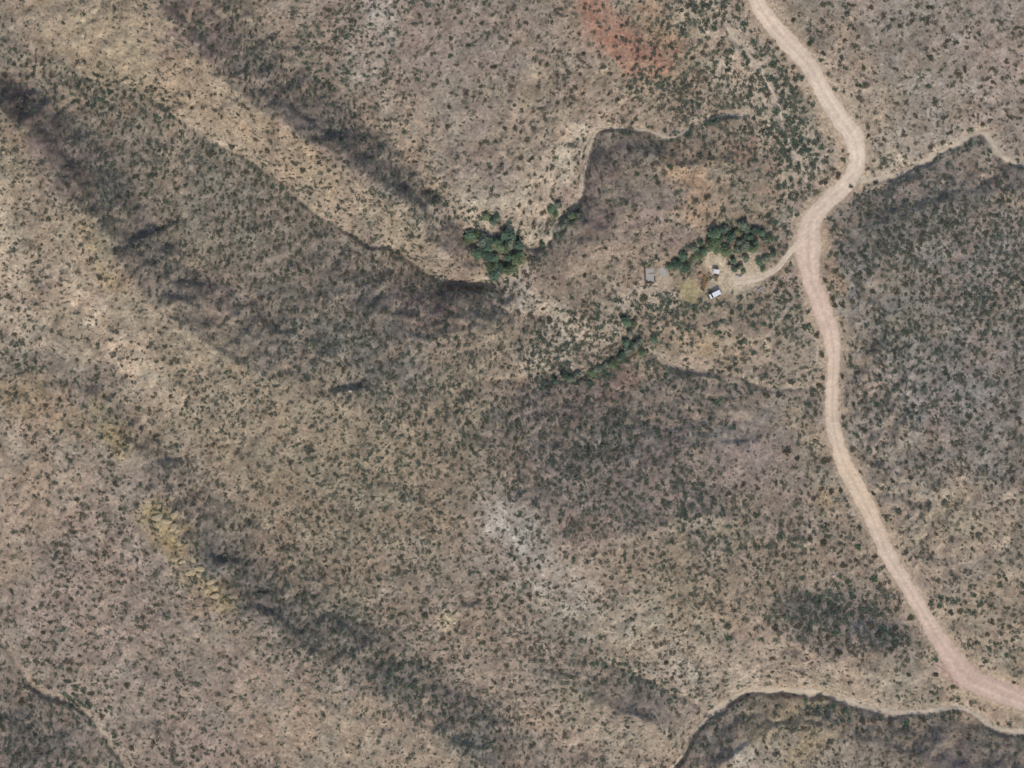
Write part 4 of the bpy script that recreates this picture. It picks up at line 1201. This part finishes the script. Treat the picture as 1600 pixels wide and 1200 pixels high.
grove('west', fill([(722, 362), (742, 350), (775, 366), (800, 368), (818, 385), (826, 402), (815, 418), (790, 424), (772, 436), (760, 432), (752, 410), (738, 388)], 14, 6.5, 11, 3),
      'in the western grove', 'trees of the western grove')
grove('east', fill([(1096, 366), (1130, 350), (1165, 348), (1205, 368), (1214, 388), (1196, 384), (1178, 388), (1170, 394), (1140, 392), (1120, 396), (1100, 410), (1082, 414), (1062, 424), (1046, 428), (1044, 412), (1062, 402), (1080, 394)], 13.5, 5.5, 9.5, 5),
      'in the grove above the yard', 'trees of the grove above the yard')
grove('yard', [(1146, 407, 6.5), (1158, 416, 5), (1148, 421, 5), (1166, 404, 6), (1187, 410, 6), (1198, 404, 6), (1193, 420, 4.5), (1209, 396, 6), (1162, 424, 4.2)],
      'at the edge of the driveway', 'trees along the driveway')
grove('gully', [(868, 596, 6), (882, 588, 7), (893, 592, 8.5), (903, 585, 6), (925, 584, 6.5), (936, 578, 7), (948, 572, 7), (960, 568, 7), (973, 558, 7.5), (984, 548, 8.5), (992, 540, 7), (1000, 534, 6.5), (978, 536, 6), (985, 520, 6), (978, 503, 8), (990, 506, 6.5), (1003, 552, 5.5), (1022, 531, 5.5)],
      'lining the gully right of the centre', 'trees lining the gully')
grove('bend', [(861, 327, 6.5), (868, 335, 6), (872, 320, 6), (884, 345, 6.5), (894, 338, 6.5), (880, 352, 5.5), (905, 336, 5), (770, 346, 6), (760, 338, 6), (776, 338, 5.5), (848, 382, 5.5)],
      'near the wash mouth above the western grove', 'trees near the wash mouth')


# ------------------------------------------------------------------ rocks
def rock_mesh(rs, sx, sy, sz, mat, name='rock_ledge', n1=9, n2=5):
    V = []; F = []
    ph = rs.uniform(0, 6.28, 6)
    for j in range(n2 + 1):
        v = j / n2
        for i in range(n1):
            a = i / n1 * 2 * math.pi
            r = (1 - v ** 3 * .55) * (1 + .2 * math.sin(2 * a + ph[0]) + .13 * math.sin(3 * a + ph[1] + v * 2) + rs.uniform(-.09, .09))
            V.append((math.cos(a) * r * sx, math.sin(a) * r * sy, (v + rs.uniform(-.04, .04)) * sz - .25 * sz))
    V.append((0, 0, sz * .8))
    for j in range(n2):
        for i in range(n1):
            F.append((j * n1 + i, j * n1 + (i + 1) % n1, (j + 1) * n1 + (i + 1) % n1, (j + 1) * n1 + i))
    t = len(V) - 1
    for i in range(n1):
        F.append((n2 * n1 + i, n2 * n1 + (i + 1) % n1, t))
    me = bpy.data.meshes.new(name); me.from_pydata(V, [], F); me.materials.append(mat); me.update()
    return me


rs = np.random.RandomState(42)
LEDGE = [(248, 804, 9, 3, 8), (262, 810, 9, 3, -12), (276, 806, 6, 3, 20), (270, 822, 7, 3.2, 30), (283, 830, 7, 3, 40), (279, 846, 6, 3, 60), (290, 876, 8, 2.8, 22), (304, 875, 7, 3, 6), (302, 890, 8, 2.8, 24),
         (312, 884, 6, 2.6, 30), (318, 898, 7, 3, 34), (330, 905, 7, 3, 20), (325, 918, 6, 3, 10), (340, 915, 6, 3, 40), (338, 928, 6, 3, 12), (350, 924, 5, 2.6, 50)]
ORDL = ['topmost', 'second from top', 'third from top', 'fourth from top', 'fifth from top', 'sixth from top', 'seventh from top', 'eighth from top', 'eighth from bottom', 'seventh from bottom', 'sixth from bottom',
        'fifth from bottom', 'fourth from bottom', 'third from bottom', 'second from bottom', 'bottommost']
for k_, (x_, y_, lx, ly, a) in enumerate(sorted(LEDGE, key=lambda q: q[1])):
    o = link('rock_ledge', rock_mesh(rs, lx * PX, ly * PX * 1.7, rs.uniform(.6, 1.3), M_ROCK), None, at(x_ + rs.uniform(-4, 4), y_ + rs.uniform(-3, 3), -.15), (rs.uniform(-.15, .15), rs.uniform(-.15, .15), math.radians(a + rs.uniform(-35, 35))), [rs.uniform(.7, 1.3)] * 3)
    tag(o, 'ochre rock ledge on the ridge at lower left, ' + ORDL[k_], 'rock', 'ochre ledges along the left ridge')
BOULD = [(826, 366, 2.2, 'boulder at the mouth of the winding wash, upper one'), (812, 372, 2.4, 'boulder beside the western grove on pale gravel'), (790, 436, 2.6, 'boulder where the ravine leaves the western grove'),
         (806, 425, 2.2, 'boulder just below the western grove'), (895, 206, 3.0, 'boulder at the corner of the winding wash'), (893, 573, 3.0, 'boulder on pale gravel above the gully trees'),
         (962, 518, 2.8, 'boulder between gully trees near the centre'), (836, 563, 3.0, 'boulder right of the centre on pale gravel'), (640, 541, 2.6, 'boulder on the pale patch left of centre'),
         (1304, 900, 3.0, 'boulder in brush left of the lower road'), (1312, 930, 2.4, 'boulder in the dark triangle of brush'), (710, 972, 3.2, 'boulder below the small dark ledge'), (548, 611, 3.0, 'boulder under the dark ledge left of centre')]
for x_, y_, r_, lab in BOULD:
    o = link('boulder', rock_mesh(rs, r_ * PX, r_ * PX * .8, r_ * PX * .9, M_PALEROCK, 'boulder', 8, 4), None, at(x_, y_, -.1), (0, 0, rs.uniform(0, 6)))
    tag(o, 'pale ' + lab, 'boulder', 'pale boulders')


# ------------------------------------------------------------------ the homestead
def van(loc, rz):
    t = root('parked_van', loc, rz)
    tag(t, 'white van with a dark windscreen parked at the yard edge', 'van')
    L, Wd = 5.6, 2.15
    prof = [(-2.75, .42), (-2.8, 1.0), (-2.76, 2.1), (-2.6, 2.3), (.95, 2.34), (1.25, 2.24), (1.95, 1.42), (2.62, 1.22), (2.78, 1.0), (2.8, .5), (2.3, .38), (-2.3, .36)]
    MB().prism(prof, -Wd / 2, Wd / 2).build('body', M_WHITE, t, bevel=.09)
    w = MB(); w.add([(1.275, -.9, 2.24), (1.275, .9, 2.24), (1.97, .96, 1.45), (1.97, -.96, 1.45)], [(0, 1, 2, 3)], Matrix.Translation((.035, 0, .03)))
    w.build('windscreen', M_GLASS, t)
    for s in (-1, 1):
        MB().prism([(.2, 1.4), (.2, 2.05), (1.1, 2.05), (1.6, 1.45)], s * (Wd / 2 + .004), s * (Wd / 2 + .012)).build('side_window', M_GLASS, t)
        MB().box((1.35, s * (Wd / 2 + .14), 1.5), (.1, .22, .26)).build('wing_mirror', M_TYRE, t)
        MB().box((2.78, s * .78, .86), (.08, .36, .18)).build('headlight', M_LAMP, t)
        MB().box((-2.8, s * .95, 1.15), (.06, .14, .4)).build('tail_light', M_RED, t)
        for fx_ in (-1.75, 1.75):
            y0 = s * (Wd / 2 - .12)
            wm = MB(); wm.tube([(fx_, y0 - .12, .36), (fx_, y0 + .14 * 1, .36)], .36, 14)
            wh = wm.build('wheel', M_TYRE, t)
            rm = MB(); rm.tube([(fx_, y0 + s * .145 - .01, .36), (fx_, y0 + s * .145 + .01, .36)], .2, 12)
            rm.build('rim', M_STEEL, wh)
    MB().box((-2.83, 0, .52), (.14, 2.0, .18)).build('bumper', M_TYRE, t)
    MB().box((2.82, 0, .50), (.12, 2.0, .2)).build('bumper', M_TYRE, t)
    r_ = MB()
    for q in range(4):
        r_.box((-2.2 + q * .9, 0, 2.375), (.05, 1.7, .04))
    r_.build('roof_bars', M_STEEL, t)
    return t


van(at(1118, 459.5, 0.02), math.radians(27 + 180))


def shed(loc, rz):
    t = root('small_shed', loc, rz)
    tag(t, 'small open shed with a pale curved roof in sandy yard', 'shed')
    for sx in (-1.2, 1.2):
        for sy in (-.75, .75):
            MB().box((sx, sy, 1.1), (.1, .1, 2.3)).build('post', M_RUST, t)
    prof = []
    for q in range(11):
        a = math.pi * (q / 10)
        prof.append((-1.5 * math.cos(a), 2.05 + .55 * math.sin(a)))
    prof += [(x * .97, z - .05) for x, z in prof[::-1]]
    MB().prism(prof, -1.0, 1.0).build('roof', M_ROOF, t)
    bw = MB()
    MB().box((0, .78, 1.1), (2.3, .05, 2.1)).build('back_wall', M_RUST, t)
    return t


shed(at(1119.5, 424, 0), math.radians(-8))

# stone ruin with a pale floor and broken walls
ru = root('stone_ruin', at(1016, 430, 0), math.radians(3))
tag(ru, 'small roofless stone ruin with a pale floor left of the grove', 'ruin')
MB().box((0, 0, .06), (3.9, 6.6, .22)).build('floor_slab', M_SLAB, ru, bevel=.03)


def rubble_wall(name, a, b_, h0, h1, th, parent, seed):
    r_ = random.Random(seed); m = MB()
    ax, ay = a; bx, by = b_
    Ln = math.hypot(bx - ax, by - ay); n_ = max(2, int(Ln / .55)); rz = math.atan2(by - ay, bx - ax)
    for q in range(n_):
        u = (q + .5) / n_
        hh = h0 + (h1 - h0) * u
        for lv in range(max(1, int(hh / .32))):
            m.box((0, 0, 0), (Ln / n_ * r_.uniform(.86, 1.0), th * r_.uniform(.8, 1.1), .31), Matrix.Translation((ax + (bx - ax) * u, ay + (by - ay) * u, .12 + lv * .31)) @ Matrix.Rotation(rz + r_.uniform(-.08, .08), 4, 'Z'))
    return m.build(name, M_DARKSTONE, parent, bevel=.03)


rubble_wall('wall', (-2.25, -4.2), (-2.25, 3.6), 1.2, 1.9, .6, ru, 1)
rubble_wall('wall', (-2.0, -3.7), (1.8, -3.7), 1.1, .9, .6, ru, 2)
rubble_wall('wall', (2.2, -3.2), (2.2, -.8), 1.3, .8, .5, ru, 3)
rubble_wall('wall', (-.6, .9), (1.9, .9), .6, .5, .4, ru, 4)
sl = root('concrete_slab', at(1036.5, 424.5, 0), math.radians(4))
tag(sl, 'bare pale concrete pad between ruin and grove', 'concrete pad')
MB().box((0, 0, .05), (3.3, 3.9, .3)).build('pad', M_SLAB, sl, bevel=.04)
MB().box((0, -2.15, .0), (1.2, .45, .2)).build('step', M_SLAB, sl, bevel=.03)

# long stack of weathered timber
ts = root('timber_stack', at(1101, 440, 0), math.radians(86))
tag(ts, 'long rust-brown stack of timber left of the white van', 'timber stack')
r_ = random.Random(9)
pm = MB().box((0, 0, 0), (6.0, .26, .14)).mesh('plank', M_RUST, .02)
for lv in range(3):
    for q in range(4 - (lv == 2)):
        link('plank', pm, ts, (r_.uniform(-.35, .35), -.45 + q * .31 + r_.uniform(-.03, .03), .16 + lv * .16), (0, 0, r_.uniform(-.04, .04)))
for q in (-2, 0, 2):
    MB().box((q, 0, .05), (.14, 1.3, .12)).build('bearer', M_DARKSTONE, ts)

# heaps of grey stone by the driveway
def heap(loc, lab, n_, spread, seed, mat):
    r2 = np.random.RandomState(seed)
    t = root('stone_heap', loc); tag(t, lab, 'stone heap', 'stone heaps by the driveway')
    for q in range(n_):
        a = r2.uniform(0, 6.28); d = spread * math.sqrt(r2.uniform(0, 1))
        s_ = r2.uniform(.25, .6)
        link('stone', rock_mesh(r2, s_, s_ * .8, s_ * .9, mat, 'stone', 7, 3), t, (math.cos(a) * d * 1.5, math.sin(a) * d * .7, max(0, .35 - d * .2)), (0, 0, r2.uniform(0, 6)))


M_LAV = noise_mat('grey_stone', (0.33, 0.30, 0.30), 0.2, 2.0, bump=0.05)[0]
heap(at(1186, 451, 0), 'long heap of grey stones below the driveway', 16, 1.7, 3, M_LAV)
heap(at(1155, 430, 0), 'round heap of grey stones at the yard entrance', 11, 1.1, 4, M_LAV)
heap(at(1187, 394, 0), 'pale ring of stones among trees above the driveway', 12, 1.4, 6, M_PALEROCK)
